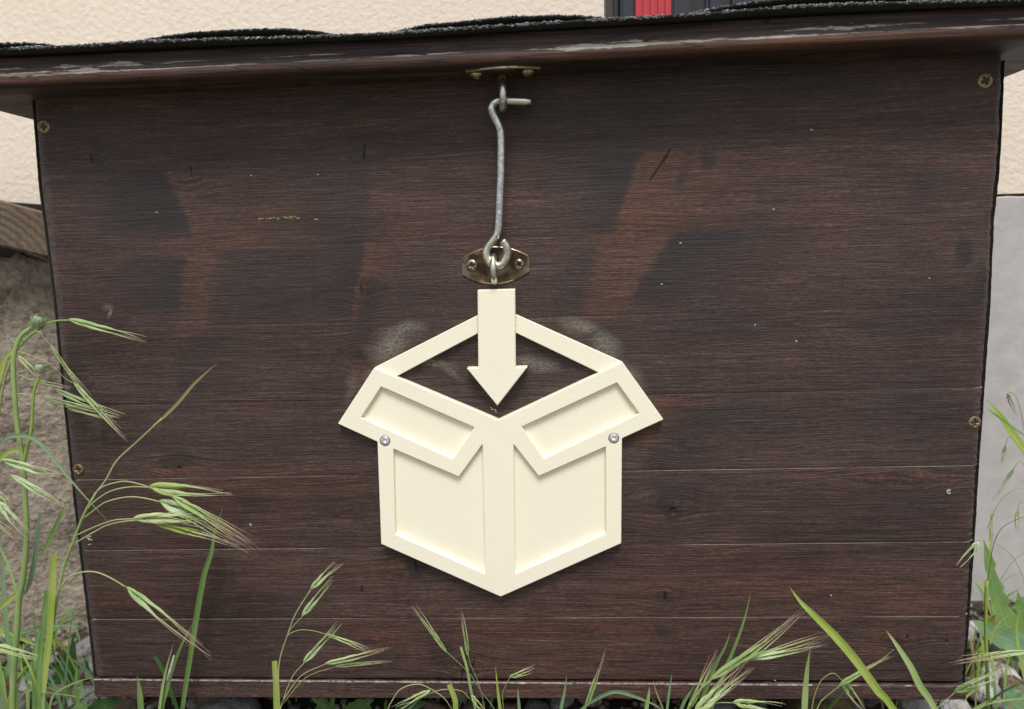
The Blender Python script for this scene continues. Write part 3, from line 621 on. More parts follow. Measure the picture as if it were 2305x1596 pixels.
# roofing felt: a base sheet and buckled tabs over it
def interp(tab, x):
    if x <= tab[0][0]: return tab[0][1]
    for (a, b), (c, d) in zip(tab, tab[1:]):
        if x <= c:
            t = (x-a)/(c-a); return b+(d-b)*t
    return tab[-1][1]
BASE = [(-200, 121), (0, 109), (85, 104), (170, 101), (254, 95), (317, 91), (493, 86), (705, 80), (775, 77), (888, 72), (987, 65), (1128, 56), (1269, 47), (1375, 41), (1551, 31), (1762, 14), (1903, 7), (2100, 1), (2305, -4), (2500, -14)]
FY = -.0365
base_w = sorted((at(x, y, FY).x, at(x, y, FY).z) for x, y in BASE)
def sheet(name, x0, x1, ztab, Y0, Y1, th, lab, seed, wave=0):
    vs, fs = [], []; n = int((x1-x0)/.0007); prof = [(0, -th), (-.0004, -th*.5), (0, 0), (.002, .0003), (.02, .001), (Y1-Y0, .0015)]
    for k in range(n+1):
        x = x0+(x1-x0)*k/n; z = interp(ztab, x)
        for q, (dy, dz) in enumerate([(Y1-Y0, -th)]+prof):
            jy = .0006*noise.noise(Vector((x*400, q, seed)))+.0008*noise.noise(Vector((x*90, 0, seed))) if q < 5 else 0
            jz = .00022*noise.noise(Vector((x*650, q*2, seed+4))) if 1 <= q < 6 else 0
            zz = z if q < 5 else interp(base_w, x)+.0006+(z-interp(base_w, x))*.5 if seed else z
            if q in (0, 6): zz = min(zz, interp(base_w, x)+.0006) if seed else zz
            vs.append((x, Y0+dy+jy, zz+dz+jz))
    m = 7
    for k in range(n):
        for q in range(m-1): fs.append((k*m+q, k*m+q+1, (k+1)*m+q+1, (k+1)*m+q))
    fs.append(tuple(range(m))[::-1]); fs.append(tuple(n*m+q for q in range(m)))
    o = mesh(name, vs, fs, M['felt_under'], LID); o.data.materials.append(M['felt'])
    for i, pl in enumerate(o.data.polygons):
        if i < n*(m-1) and (i % (m-1)) >= 3: pl.material_index = 1
        pl.use_smooth = True
    o['label'] = lab
    return o
sheet('roofing_felt', -.046, .598, base_w, FY, .178, .0013, 'lower felt sheet along the lid edge', 0)
TABS = [[(-200, 112), (0, 97), (60, 96), (100, 99), (125, 103)],
        [(300, 93), (317, 90), (370, 81), (423, 74), (500, 68), (564, 65), (635, 64), (705, 69), (747, 76), (770, 79)],
        [(880, 72), (899, 69), (952, 56), (1057, 46), (1128, 38), (1234, 34), (1304, 35), (1375, 40), (1395, 42)],
        [(1535, 32), (1551, 30), (1630, 14), (1700, 3), (1760, -4), (1850, -10), (2000, -12), (2200, -12), (2330, -8), (2450, -10)]]
tabs_w = []
for i, t in enumerate(TABS):
    tw = sorted((at(x, y, FY+.002).x, at(x, y, FY+.002).z) for x, y in t); tabs_w.append(tw)
    sheet('felt_tab', tw[0][0], tw[-1][0], tw, FY+.002, .06, .0012, ('buckled felt tab at the left end', 'buckled felt tab left of the latch', 'buckled felt tab above the latch', 'buckled felt tab at the right end')[i], 3+i)
def granules(mat, num, pick, name):
    vs, fs = [], []
    for _ in range(num):
        x, y, z = pick(); r = random.uniform(.0003, .0008)*random.choice((1, 1, 1.35)); b = len(vs)
        for dx, dy, dz in ((1, 0, 0), (-1, 0, 0), (0, 1, 0), (0, -1, 0), (0, 0, 1), (0, 0, -1)):
            k = r*random.uniform(.6, 1.2); vs.append((x+dx*k*1.25, y+dy*k, z+dz*k*.6))
        for t in ((0, 2, 4), (2, 1, 4), (1, 3, 4), (3, 0, 4), (2, 0, 5), (1, 2, 5), (3, 1, 5), (0, 3, 5)): fs.append(tuple(b+q for q in t))
    o = mesh(name, vs, fs, mat, LID); o['kind'] = 'stuff'; return o
def pk_base():
    x = random.uniform(-.045, .597)
    while noise.noise(Vector((x*55, 0, 9)))+.6*noise.noise(Vector((x*160, 0, 3))) < random.uniform(-.55, .25): x = random.uniform(-.045, .597)
    return x, FY+random.uniform(-.0008, .0012), interp(base_w, x)+random.uniform(-.0011, .0001)
def pk_tab():
    t = random.choice(tabs_w); x = random.uniform(t[0][0], t[-1][0]); return x, FY+.002+random.uniform(-.0006, .0012), interp(t, x)+random.uniform(-.0007, .0001)
def pk_pink():
    t = tabs_w[3] if random.random() < .6 else random.choice(tabs_w); x = random.uniform(t[0][0], t[-1][0]); return x, FY+.0022+random.uniform(0, .003), interp(t, x)+random.uniform(0, .0005)
granules(M['granule_grey'], 3000, pk_base, 'grey_granules'); granules(M['granule_grey'], 800, pk_tab, 'grey_granules')
granules(M['granule_mid'], 1500, lambda: random.choice((pk_base, pk_tab))(), 'mid_grey_granules'); granules(M['granule_dark'], 1900, lambda: random.choice((pk_base, pk_tab))(), 'dark_granules'); granules(M['granule_pink'], 330, pk_pink, 'pink_granules')

# latch: lower plate with eye, wire hook, upper plate with eye -------------
def plate(name, cen, ux, uz, nrm, w, h, th, parent):
    pts = []
    for k in range(13):
        t = k/12*2-1; pts.append((t*w/2, h/2*(1-.58*t*t)))
    for k in range(13):
        t = 1-k/12*2; pts.append((t*w/2, -h/2*(1-.58*t*t)))
    vs = [cen+ux*a+uz*b for a, b in pts]; m = len(vs)
    inn = [cen+ux*a*.972+uz*b*.945+nrm*th for a, b in pts]; out = [cen+ux*a+uz*b+nrm*th*.6 for a, b in pts]
    V = vs+out+inn; fs = [tuple(range(2*m, 3*m))]
    for k in range(m):
        fs.append((k, (k+1) % m, m+(k+1) % m, m+k)); fs.append((m+k, m+(k+1) % m, 2*m+(k+1) % m, 2*m+k))
    o = mesh(name, V, fs, M['plate'], parent); o.data.materials.append(M['plate_rim'])
    for i, pl in enumerate(o.data.polygons):
        if i: pl.material_index = 1
    bm = bmesh.new(); bm.from_mesh(o.data); bmesh.ops.recalc_face_normals(bm, faces=bm.faces); bm.to_mesh(o.data); bm.free()
    return o
def fp(x, y, Y=0): return at(*full(x, y), Y)
pc = fp(1582, 847, -.0002); X = Vector((1, 0, 0)); Z = Vector((0, 0, 1)); tl = R(1.2)
ux = Vector((math.cos(tl), 0, math.sin(tl))); uz = Vector((-math.sin(tl), 0, math.cos(tl)))
lp = plate('latch_plate', pc, ux, uz, Vector((0, -1, 0)), (fp(1689, 845)-fp(1475, 848)).length, (fp(1583, 787)-fp(1583, 908)).length, .0011, BOX); lp['label'] = 'brown stained lower plate of the hook'
screw(fp(1507, 848, -.0016), .0036, M['screw_dark'], lp, .0010, .0016, rot=.25, wid=.25, ln=.55); screw(fp(1657, 844, -.0016), .0031, M['screw_dark'], lp, .0008, .0018, rot=.5, wid=.25, ln=.6)
# lower eye: loop standing out of the plate, seen edge on
e0 = fp(1580, 858, 0); rr = (fp(1580, 810)-fp(1580, 896)).length/2
pts = [Vector((e0.x, -.0005+.0000, e0.z+rr*.55)), ]
arc = []
for k in range(0, 21):
    a = R(75) + R(-150)*k/20
    arc.append(Vector((e0.x, -.0030-rr*1.05*math.cos(a), e0.z+rr*math.sin(a)/math.sin(R(75))*.93)))
vs, fs = tube_data([Vector((e0.x, -.0004, e0.z+rr*.9))]+arc+[Vector((e0.x, -.0004, e0.z-rr*.9))], .00200, 14)
o = mesh('eye', vs, fs, M['zinc_yellow'], lp, True)
# hook
hk = [(1696, 324, -.0105), (1640, 322, -.0105), (1600, 321, -.0105), (1583, 325, -.0108), (1572, 336, -.011), (1570, 350, -.011), (1577, 370, -.0105), (1590, 396, -.010), (1598, 422, -.0095), (1600, 466, -.009), (1599, 560, -.0085), (1597, 600, -.0083), (1595, 660, -.0081),
      (1593, 705, -.008), (1589, 742, -.0078), (1577, 764, -.0076), (1562, 783, -.0074), (1553, 803, -.0073), (1554, 822, -.0072), (1563, 838, -.0072), (1578, 847, -.0072), (1595, 847, -.0072), (1609, 838, -.0074), (1618, 822, -.0078), (1621, 803, -.0082), (1616, 784, -.0086), (1604, 768, -.009)]
pts = crom([fp(*q) for q in hk], 6)
vs, fs = tube_data(pts, lambda t: .00235*(1 if .01 < t < .995 else .85), 16)
o = mesh('hook', vs, fs, M['zinc'], BOX, True); o.data.materials.append(M['zinc_yellow']); o['label'] = 'bent grey wire hook joining lid and front'
nf = len(pts)-1
for i, pl in enumerate(o.data.polygons):
    k = i//16
    if k > nf*.58 or k < nf*.13: pl.material_index = 1
# upper plate, screwed under the lid
fr = gz(*full(1604, 211), lidz(.28)); uc = Vector((fr.x, fr.y+.0100, lidz(.28)-.0001)); uy = Vector((0, 1, 0))
up = plate('latch_plate', uc, Vector((1, 0, .005)).normalized(), uy, Vector((0, 0, -1)), .041, .0200, .0011, BOX); up['label'] = 'upper plate of the hook under the lid'
for x, y in ((1521, 244), (1686, 236)):
    q = gz(*full(x, y), uc.z-.0022); screw(Vector((q.x, q.y, uc.z-.0016)), .0036, M['plate_rim'], up, .0018, .0012, out=Vector((0, 0, -1)), rot=random.random(), pit=.0003)
# upper eye: closed ring seen edge on, hanging on a rusty shank
rc = fp(1605, 306, -.0115); ro = (fp(1605, 262, -.0115)-fp(1605, 346, -.0115)).length/2
ring = [Vector((rc.x+.0006*math.sin(a), rc.y-ro*math.sin(a), rc.z+ro*math.cos(a))) for a in [2*math.pi*k/40 for k in range(41)]]
vs, fs = tube_data(ring, .0021, 14, False); o = mesh('eye', vs, fs, M['zinc'], up, True)
vs, fs = tube_data([Vector((rc.x, rc.y, rc.z+ro-.0005)), Vector((rc.x-.0001, rc.y, rc.z+ro+.003)), Vector((rc.x, rc.y+.0006, uc.z-.0005))], lambda t: .0020+.0006*t, 12); mesh('shank', vs, fs, M['rust'], up, True)

# lichen and droppings on the front ---------------------------------------
def crumbs(name, lst, mat, label, cat, n=14):
    vs, fs = [], []
    for (x, y, r) in lst:
        for _ in range(n):
            p = at(x+random.gauss(0, r), y+random.gauss(0, r*.25), 0); k = random.uniform(.00018, .00042); b = len(vs)
            for d in ((1, 0, 0), (-1, 0, 0), (0, 0, 1), (0, 0, -1), (0, -1, 0), (0, 1, 0)): vs.append((p.x+d[0]*k*random.uniform(.7, 1.5), p.y+d[1]*k*.7, p.z+d[2]*k))
            for t in ((0, 2, 4), (2, 1, 4), (1, 3, 4), (3, 0, 4), (2, 0, 5), (1, 2, 5), (3, 1, 5), (0, 3, 5)): fs.append(tuple(b+q for q in t))
    o = mesh(name, vs, fs, mat); tag(o, label, cat, kind='stuff'); return o
M['lichen'] = simple('yellow_lichen', (.42, .38, .13), .9, scale=900); M['white'] = simple('white_fleck', (.72, .72, .70), .7, scale=900)
crumbs('lichen', [(585, 493, 4), (604, 492, 4), (625, 491, 6), (645, 490, 5), (655, 490, 6), (666, 490, 5), (712, 494, 3)], M['lichen'], 'crusty yellow green lichen in a crack left of the hook', 'lichen', 12)
crumbs('plaster_fleck', [(565, 429-34, .8), (2093, 626, 1.6), (1531, 547, .8), (1792, 768, .8), (1741, 471, .8), (1700, 731, .8), (1829, 292, 2.2), (1490, 640, .7), (352, 478, .8), (1870, 1340, .8), (2136, 1107, 1.3), (1745, 1578-46, .9), (198, 1208, 3), (202, 1216, 3), (200, 1226, 2), (198, 1212, 3), (1108, 922, 1.3), (1116, 924, 1.3), (715, 393, 1.2), (1122, 1560, .5)], M['white'], 'small white flecks scattered over the dark planks', 'flecks', 5)
# dried insect-like wisp under the arrow tip and a thin white down hair
def wisp(name, pts, r, mat, label, cat):
    vs, fs = tube_data(crom([at(*q) for q in pts], 6), r, 6); o = mesh(name, vs, fs, mat); tag(o, label, cat); return o
wisp('dry_fibre', [(1104, 916, -.0008), (1109, 922, -.0012), (1114, 921, -.001), (1117, 929, -.0006)], .0003, M['tongue'], 'tiny pale dry fibre stuck just below the arrow tip', 'plant fibre')

rg = [at(2136, 1107, -.0004)+Vector((math.cos(a)*.0011, 0, math.sin(a)*.0011)) for a in [R(40)+R(290)*k/14 for k in range(15)]]
vs, fs = tube_data(rg, .0004, 6); o = mesh('ring_fleck', vs, fs, M['tongue']); tag(o, 'tiny pale ring shaped fleck on the sixth plank near the right edge', 'fleck')
# ------------------------------------------------------------------ the cream sign
SIGN = empty('box_sign', (.27, 0, .057), 'cream plastic sign of an open carton with an arrow pointing down into it', 'sign')
def z6(x, y): return full(1050+x/2.0955, 900+y/2.0955)
def z7(x, y): return full(1050+x/2.0955, 1350+y/2.0955)
def offset(poly, d):                        # poly: list of (x,z) ccw -> moved inwards by d
    out = []; n = len(poly)
    for i in range(n):
        p0, p1, p2 = Vector(poly[i-1]), Vector(poly[i]), Vector(poly[(i+1) % n])
        a = (p1-p0).normalized(); b = (p2-p1).normalized()
        na, nb = Vector((-a.y, a.x)), Vector((-b.y, b.x)); m = na+nb
        k = d/max(.25, (1+na.dot(nb)))
        out.append((p1.x+m.x*k, p1.y+m.y*k))
    return out
def area(p): return sum(p[i-1][0]*p[i][1]-p[i][0]*p[i-1][1] for i in range(len(p)))/2
def ccw(p, want=True): return p if (area(p) > 0) == want else p[::-1]
def rounded(poly, r=.0006):
    out = []; n = len(poly)
    for i in range(n):
        p0, p1, p2 = Vector(poly[i-1]), Vector(poly[i]), Vector(poly[(i+1) % n])
        a = p1+(p0-p1).normalized()*r; b = p1+(p2-p1).normalized()*r
        for t in (0, .5, 1): 
            q = a*(1-t)**2+p1*2*t*(1-t)+b*t*t; out.append((q.x, q.y))
    return out
def slab(name, outer, holes, Yf, Yb, mat, parent, bev=.00035, r=.0005):
    outer = rounded(ccw(outer), r); holes = [rounded(ccw(h, False), r) for h in holes]
    loops = [outer]+holes; top = [offset(l, bev) for l in loops]
    vs, fs = [], []; idx = []
    for l, t in zip(loops, top):
        b = len(vs); n = len(l); idx.append((b, n))
        vs += [(x, Yf, z) for x, z in t] + [(x, Yf+bev, z) for x, z in l] + [(x, Yb, z) for x, z in l]
        for i in range(n):
            j = (i+1) % n
            fs.append((b+i, b+n+i, b+n+j, b+j)); fs.append((b+n+i, b+2*n+i, b+2*n+j, b+n+j))
    tri = geometry.tessellate_polygon([[Vector((x, z, 0)) for x, z in t] for t in top])
    mp = []
    for b, n in idx: mp += [b+i for i in range(n)]
    for t in tri: fs.append(tuple(mp[q] for q in t))
    o = mesh(name, vs, fs, mat, parent)
    bm = bmesh.new(); bm.from_mesh(o.data); bmesh.ops.recalc_face_normals(bm, faces=bm.faces)
    for f in bm.faces:                         # the broad front face must look at the camera
        if f.normal.y > .9: f.normal_flip()
    bm.to_mesh(o.data); bm.free(); return o
def xz(p, Y): q = at(*p, Y); return (q.x, q.z)
YF, YR, YS, YA = -.0056, -.0026, -.0036, -.0074
oF = [z6(303, 575), z6(1135, 925), z6(1965, 537), z6(2240, 922), z7(1962, 105), z7(1957, 808), z7(1150, 1165), z7(350, 812), z7(325, 128), z6(60, 950)]
h1 = [z6(350, 702), z6(975, 975), z7(830, 242), z6(215, 908)]
h2 = [z6(1928, 675), z6(2078, 882), z7(1440, 240), z7(1290, 28)]
h3 = [z7(432, 175), z7(870, 362), z7(1028, 145), z7(1047, 1012), z7(445, 745)]
h4 = [z7(1237, 145), z7(1405, 358), z7(1853, 160), z7(1855, 742), z7(1247, 1012)]
slab('carton_frame', [xz(p, YF) for p in oF], [[xz(p, YF) for p in h] for h in (h1, h2, h3, h4)], YF, -.0004, M['plastic'], SIGN)
for h, lb in ((h1, 'recessed left flap'), (h2, 'recessed right flap'), (h3, 'recessed left side of the carton'), (h4, 'recessed right side of the carton')):
    q = ccw([xz(p, YF) for p in h]); q = offset(q, -.0012)
    o = slab('recess_panel', q, [], YR, -.0006, M['plastic'], SIGN, .0002); o['label'] = lb
L = [z6(999, 222), z6(303, 575), z6(450, 635), z6(999, 345)]
Rr = [z6(1248, 217), z6(1965, 537), z6(1815, 612), z6(1248, 340)]
slab('back_flap_strip', [xz(p, YS) for p in L], [], YS, -.0004, M['plastic'], SIGN); slab('back_flap_strip', [xz(p, YS) for p in Rr], [], YS, -.0004, M['plastic'], SIGN)
ar = [z6(995, 55), z6(1246, 48), z6(1250, 572), z6(1330, 570), z6(1128, 830), z6(922, 578), z6(1000, 576)]
slab('arrow', [xz(p, YA) for p in ar], [], YA, -.0004, M['plastic'], SIGN, .0004)
for (x, y) in ((376, 121), (1907, 103)):
    p = at(*z7(x, y), YF-.0002)
    screw(p, .0028, M['screw_steel'], SIGN, .00035, .0009, arms=6, rot=.2, wid=.15, ln=.38)
    rg = [p+Vector((math.cos(a)*.0030, .0002, math.sin(a)*.0030)) for a in [2*math.pi*k/28 for k in range(29)]]
    vs, fs = tube_data(rg, .00022, 6, False); mesh('countersink', vs, fs, M['blackp'], SIGN, True)

# ------------------------------------------------------------------ thing standing on the lid
CASE = empty('tool_case', (.35, .02, .385), 'navy and black plastic case with a red ribbed band standing on the felt lid', 'tool case')
def prism(name, px0, px1, Y0, Y1, z0, z1, mat, bev=.003, lab=None):
    a, b = at(px0, 20, Y0).x, at(px1, 20, Y0).x
    o = from_bm(name, box_bm(bmesh.new(), (a, Y0, z0), (b, Y1, z1), bev), mat, CASE)
    if lab: o['label'] = lab
    return o
zc = .3862
prism('body', 1387, 1800, -.0050, .090, zc, .47, M['blackp'], .006)
prism('front_panel', 1397, 1428, -.0085, .03, zc+.0005, .465, M['navy'], .0012)
prism('front_panel', 1512, 1554, -.0085, .03, zc+.0005, .465, M['navy'], .0012)
prism('front_panel', 1590, 1628, -.0085, .03, zc+.0005, .465, M['navy'], .002)
prism('front_panel', 1631, 1780, -.0075, .03, zc+.0005, .465, M['navy'], .004)
prism('corner_bumper', 1380, 1394, -.0030, .050, zc+.0004, .455, M['rubber'], .0028)
prism('red_band', 1429.5, 1511, -.0080, .03, zc+.0006, .466, M['red'], .0006)
for i in range(5):
    x = 1431+i*16.6
    prism('red_rib', x, x+8.6, -.0092, -.0079, zc+.0008, .4655, M['red'], .0003)

# ------------------------------------------------------------------ stones
def stone_mesh(seed, sub=2):
    bm = bmesh.new(); bmesh.ops.create_icosphere(bm, subdivisions=sub, radius=1)
    for v in bm.verts:
        n = noise.noise(v.co*1.1+Vector((seed*7, 0, 0))); n2 = noise.noise(v.co*2.6+Vector((0, seed*5, 0)))
        v.co *= 1+.35*n+.12*n2; v.co.z *= .68
    me = bpy.data.meshes.new('pebble'); bm.to_mesh(me); bm.free()
    for p in me.polygons: p.use_smooth = True
    return me
SM = []
for i in range(12):
    me = stone_mesh(i, 1 if i < 8 else 2); me.materials.append(M[('stone_grey', 'stone_tan', 'stone_white', 'stone_grey', 'stone_brown', 'stone_grey', 'stone_white', 'stone_tan')[i % 8]]); SM.append(me)
def put_stone(x, y, r, z=None, me=None, nm='pebble'):
    o = bpy.data.objects.new(nm, me or random.choice(SM[8:] if r > .008 else SM[:8])); C.objects.link(o); o.parent = GR
    o.location = (x, y, (GZ+r*.35) if z is None else z); o.rotation_euler = (random.uniform(-.5, .5), random.uniform(-.5, .5), random.uniform(0, 6.3))
    o.scale = (r*random.uniform(.85, 1.3), r*random.uniform(.8, 1.1), r*random.uniform(.7, 1.1)); return o
placed = []
def scatter(n, x0, x1, y0, y1, r0, r1):
    k = 0; tries = 0
    while k < n and tries < n*30:
        tries += 1; x, y = random.uniform(x0, x1), random.uniform(y0, y1); r = random.uniform(r0, r1)
        if any((x-a)**2+(y-b)**2 < ((r+c)*.8)**2 for a, b, c in placed): continue
        placed.append((x, y, r)); put_stone(x, y, r); k += 1
for (px, py, r, m) in ((25, 1585, .020, 8), (190, 1462, .013, 11), (172, 1500, .012, 9), (205, 1500, .011, 11), (80, 1530, .012, 11), (130, 1560, .010, 9), (190, 1570, .011, 10), (2210, 1555, .011, 10), (2250, 1530, .014, 10), (2290, 1560, .013, 9), (2235, 1500, .012, 11), (2280, 1480, .015, 11), (2150, 1592, .012, 10), (2300, 1440, .012, 9), (1620, 1585, .015, 8), (2060, 1590, .011, 10), (520, 1592, .022, 11)):
    q = gz(px, py, GZ+r*.4); placed.append((q.x, q.y, r)); put_stone(q.x, q.y, r, None, SM[m])
scatter(125, .0, .57, .028, .14, .004, .010)
scatter(60, -.24, .0, .02, .17, .0035, .009)
scatter(75, .56, .80, .015, .19, .004, .011)
def gravel(n, x0, x1, y0, y1):
    vs, fs = [], []; base = [[tuple(v.co) for v in SM[i].vertices] for i in range(4)]; fb = [tuple(p.vertices) for p in SM[0].polygons]
    mi = []
    for _ in range(n):
        x, y = random.uniform(x0, x1), random.uniform(y0, y1); r = random.uniform(.0012, .0036); b = len(vs); bb = random.choice(base); a = random.uniform(0, 6.3); ca, sa = math.cos(a), math.sin(a)
        m = random.choice((0, 0, 1, 2, 3))
        for v in bb: vs.append((x+(v[0]*ca-v[1]*sa)*r, y+(v[0]*sa+v[1]*ca)*r, GZ+.010*noise.noise(Vector((x*16, y*16, 0)))+.001+v[2]*r))
        for f in fb: fs.append(tuple(b+q for q in f)); mi.append(m)
    o = mesh('gravel', vs, fs, None, None, True)
    for k in ('stone_grey', 'stone_tan', 'stone_white', 'stone_brown'): o.data.materials.append(M[k])
    for p, m in zip(o.data.polygons, mi): p.material_index = m
    return tag(o, 'small mixed gravel lying on the soil under the box', 'gravel', kind='stuff')
gravel(2600, -.26, .85, -.05, .20)

# ------------------------------------------------------------------ plants
MM = .000262                                        # metres for one measured pixel at the front of the box
def ribbon(pts, width, fold=.25, vs=None, fs=None, uv=None, tip=True, base_w=.6, tw=0, cut=False):
    vs = [] if vs is None else vs; fs = [] if fs is None else fs; uv = [] if uv is None else uv
    n = len(pts); b = len(vs)
    for i, p in enumerate(pts):
        t = i/(n-1); tg = (pts[min(i+1, n-1)]-pts[max(i-1, 0)]).normalized()
        a = tw*t+.25; view = Vector((math.sin(a)*.6, -1, .1)).normalized(); sd = tg.cross(view).normalized(); nr = sd.cross(tg)
        wv = width*.5*(base_w+(1-base_w)*min(1, t*3))
        if tip: wv *= (1-max(0, (t-.45)/.55)**1.8) if not cut else 1-.12*t
        wv = max(wv, width*.02)
        vs += [p-sd*wv+nr*wv*fold, p-sd*wv*.5+nr*wv*fold*.35, p, p+sd*wv*.5+nr*wv*fold*.35, p+sd*wv+nr*wv*fold]
        uv += [(0, t*.92), (.25, t*.92), (.5, t*.92), (.75, t*.92), (1, t*.92)] if cut else [(0, t), (.25, t), (.5, t), (.75, t), (1, t)]
    for i in range(n-1):
        for k in range(4): fs.append((b+i*5+k, b+i*5+k+1, b+(i+1)*5+k+1, b+(i+1)*5+k))
    return vs, fs, uv
def uvmesh(name, vs, fs, uv, mat, parent=None):
    o = mesh(name, vs, fs, mat, parent, True); l = o.data.uv_layers.new(name='UVMap')
    for lp in o.data.loops: l.data[lp.index].uv = uv[lp.vertex_index]
    return o
def path(pts, Y, dY=0.0, root=True, n=6, lean=0):
    """pts run from the root to the tip; a root that leaves the picture is carried on down to the soil"""
    k = len(pts); P = []
    for i, q in enumerate(pts):
        y = (q[2] if len(q) > 2 else Y + dY*i/max(1, k-1)); P.append(at(q[0], q[1], y))
    if root and P[0].z > GZ:
        d = (P[0]-P[1]).normalized(); dz = P[0].z-GZ+.003; g = Vector((P[0].x+max(-.05, min(.05, d.x/max(.2, abs(d.z))*dz*.8)), P[0].y, GZ-.003))
        P = [g]+P
    return crom(P, n)
def fit(p): return (p.length)
def blade(pts, w, mat, label, Y=-.03, cut=False, fold=.25, tw=.3, root=True, dY=0.0, cat='grass blade', group=None):
    P = path(pts, Y, dY, root); o = None
    vs, fs, uv = ribbon(P, 1.12*w*MM*(.4349+Y)/.4349, fold, cut=cut, tw=tw)
    o = uvmesh('grass_blade', vs, fs, uv, M[mat]); return tag(o, label, cat, group)
def leaf(parent, pts, w, mat, Y, cut=False, root=False, dY=0.0, tw=.4, name='leaf'):
    vs, fs, uv = ribbon(path(pts, Y, dY, root), w*MM, .3, cut=cut, tw=tw); return uvmesh(name, vs, fs, uv, M[mat], parent)
def stem(parent, pts, w, Y, mat='st', root=False, taper=.6, dY=0.0, name='stem'):
    P = path(pts, Y, dY, root); vs, fs = tube_data(P, lambda t: w*.5*MM*(1-(1-taper)*t), 7)
    o = mesh(name, vs, fs, M[mat], parent, True); l = o.data.uv_layers.new(name='UVMap')
    for lp in o.data.loops: l.data[lp.index].uv = ((lp.vertex_index % 7)/14+.2, .3)
    return o
def spikelet(parent, base, end, tip, Y, w=14, n=6, mat='lem', awn='awn', Yt=None, spread=1.0):
    Yt = Y if Yt is None else Yt
    A, E, T = at(*base, Y), at(*end, (Y+Yt)/2), at(*tip, Yt); ax = (E-A); Lb = ax.length; ax.normalize()
    at_ = (T-A).normalized(); view = Vector((0, -1, 0)); sd = ax.cross(view).normalized()
    vs, fs, uv = [], [], []; av, af = [], []
    for i in range(n):
        t = i/max(1, n-1); s = 1 if i % 2 else -1
        st = A+ax*Lb*(.0+.46*t); ll = Lb*(.50+.06*random.random())
        ang = s*(w*MM*.36/(Lb*.5))*spread*random.uniform(.55, 1.15)*(1-.35*t)
        d = (ax+sd*ang+view*random.uniform(-.06, .14)).normalized(); off = sd*s*w*MM*.10
        rr_ = w*MM*random.uniform(.17, .23); b = len(vs); rows = 8; sn = d.cross(view).normalized(); up_ = sn.cross(d)
        for j in range(rows+1):
            q = j/rows; r = rr_*math.sin(math.pi*min(1, q**.75*.97+.03))**.8 + rr_*.04
            c = st+off+d*ll*q + sd*s*w*MM*.10*math.sin(q*math.pi)
            for k in range(6):
                a = 2*math.pi*k/6; vs.append(c+sn*math.cos(a)*r+up_*math.sin(a)*r*.6); uv.append((.5+.42*math.cos(a), min(.9, q*.9)))
        for j in range(rows):
            for k in range(6): fs.append((b+j*6+k, b+j*6+(k+1) % 6, b+(j+1)*6+(k+1) % 6, b+(j+1)*6+k))
        # awn
        s0 = st+off+d*ll*.93; reach = (T-s0).length*random.uniform(.72, 1.03)
        e0 = s0 + ((T-s0).normalized()*.8+d*.2).normalized()*reach + sd*random.gauss(0, w*MM*.25*spread) + view*random.uniform(-.002, .003)
        m0 = s0.lerp(e0, .5)+sd*s*w*MM*.08
        tube_data(crom([s0, m0, e0], 5), lambda u: MM*(1.15-.85*u), 4, False, av, af)
    # glumes at the base
    for s in (-1, 1):
        b = len(vs); d = (ax+sd*s*.14).normalized(); ll = Lb*.30; sn = d.cross(view).normalized(); up_ = sn.cross(d)
        for j in range(5):
            q = j/4; r = w*MM*.12*math.sin(math.pi*min(1, q*.95+.05))
            for k in range(4): a = 2*math.pi*k/4; vs.append(A+d*ll*q+sn*math.cos(a)*r+up_*math.sin(a)*r*.6); uv.append((.5, q*.8))
        for j in range(4):
            for k in range(4): fs.append((b+j*4+k, b+j*4+(k+1) % 4, b+(j+1)*4+(k+1) % 4, b+(j+1)*4+k))
    o = uvmesh('spikelet', vs, fs, uv, M[mat], parent)
    a = mesh('awns', av, af, M[awn], o, True); l = a.data.uv_layers.new(name='UVMap'); nn_ = 11
    for lp in a.data.loops: l.data[lp.index].uv = (.2, ((lp.vertex_index//4) % nn_)/(nn_-1))
    return o
def plant(name, px, py, Y, label, cat, group=None):
    p = at(px, py, Y); return empty(name, (p.x, p.y, GZ), label, cat, group)

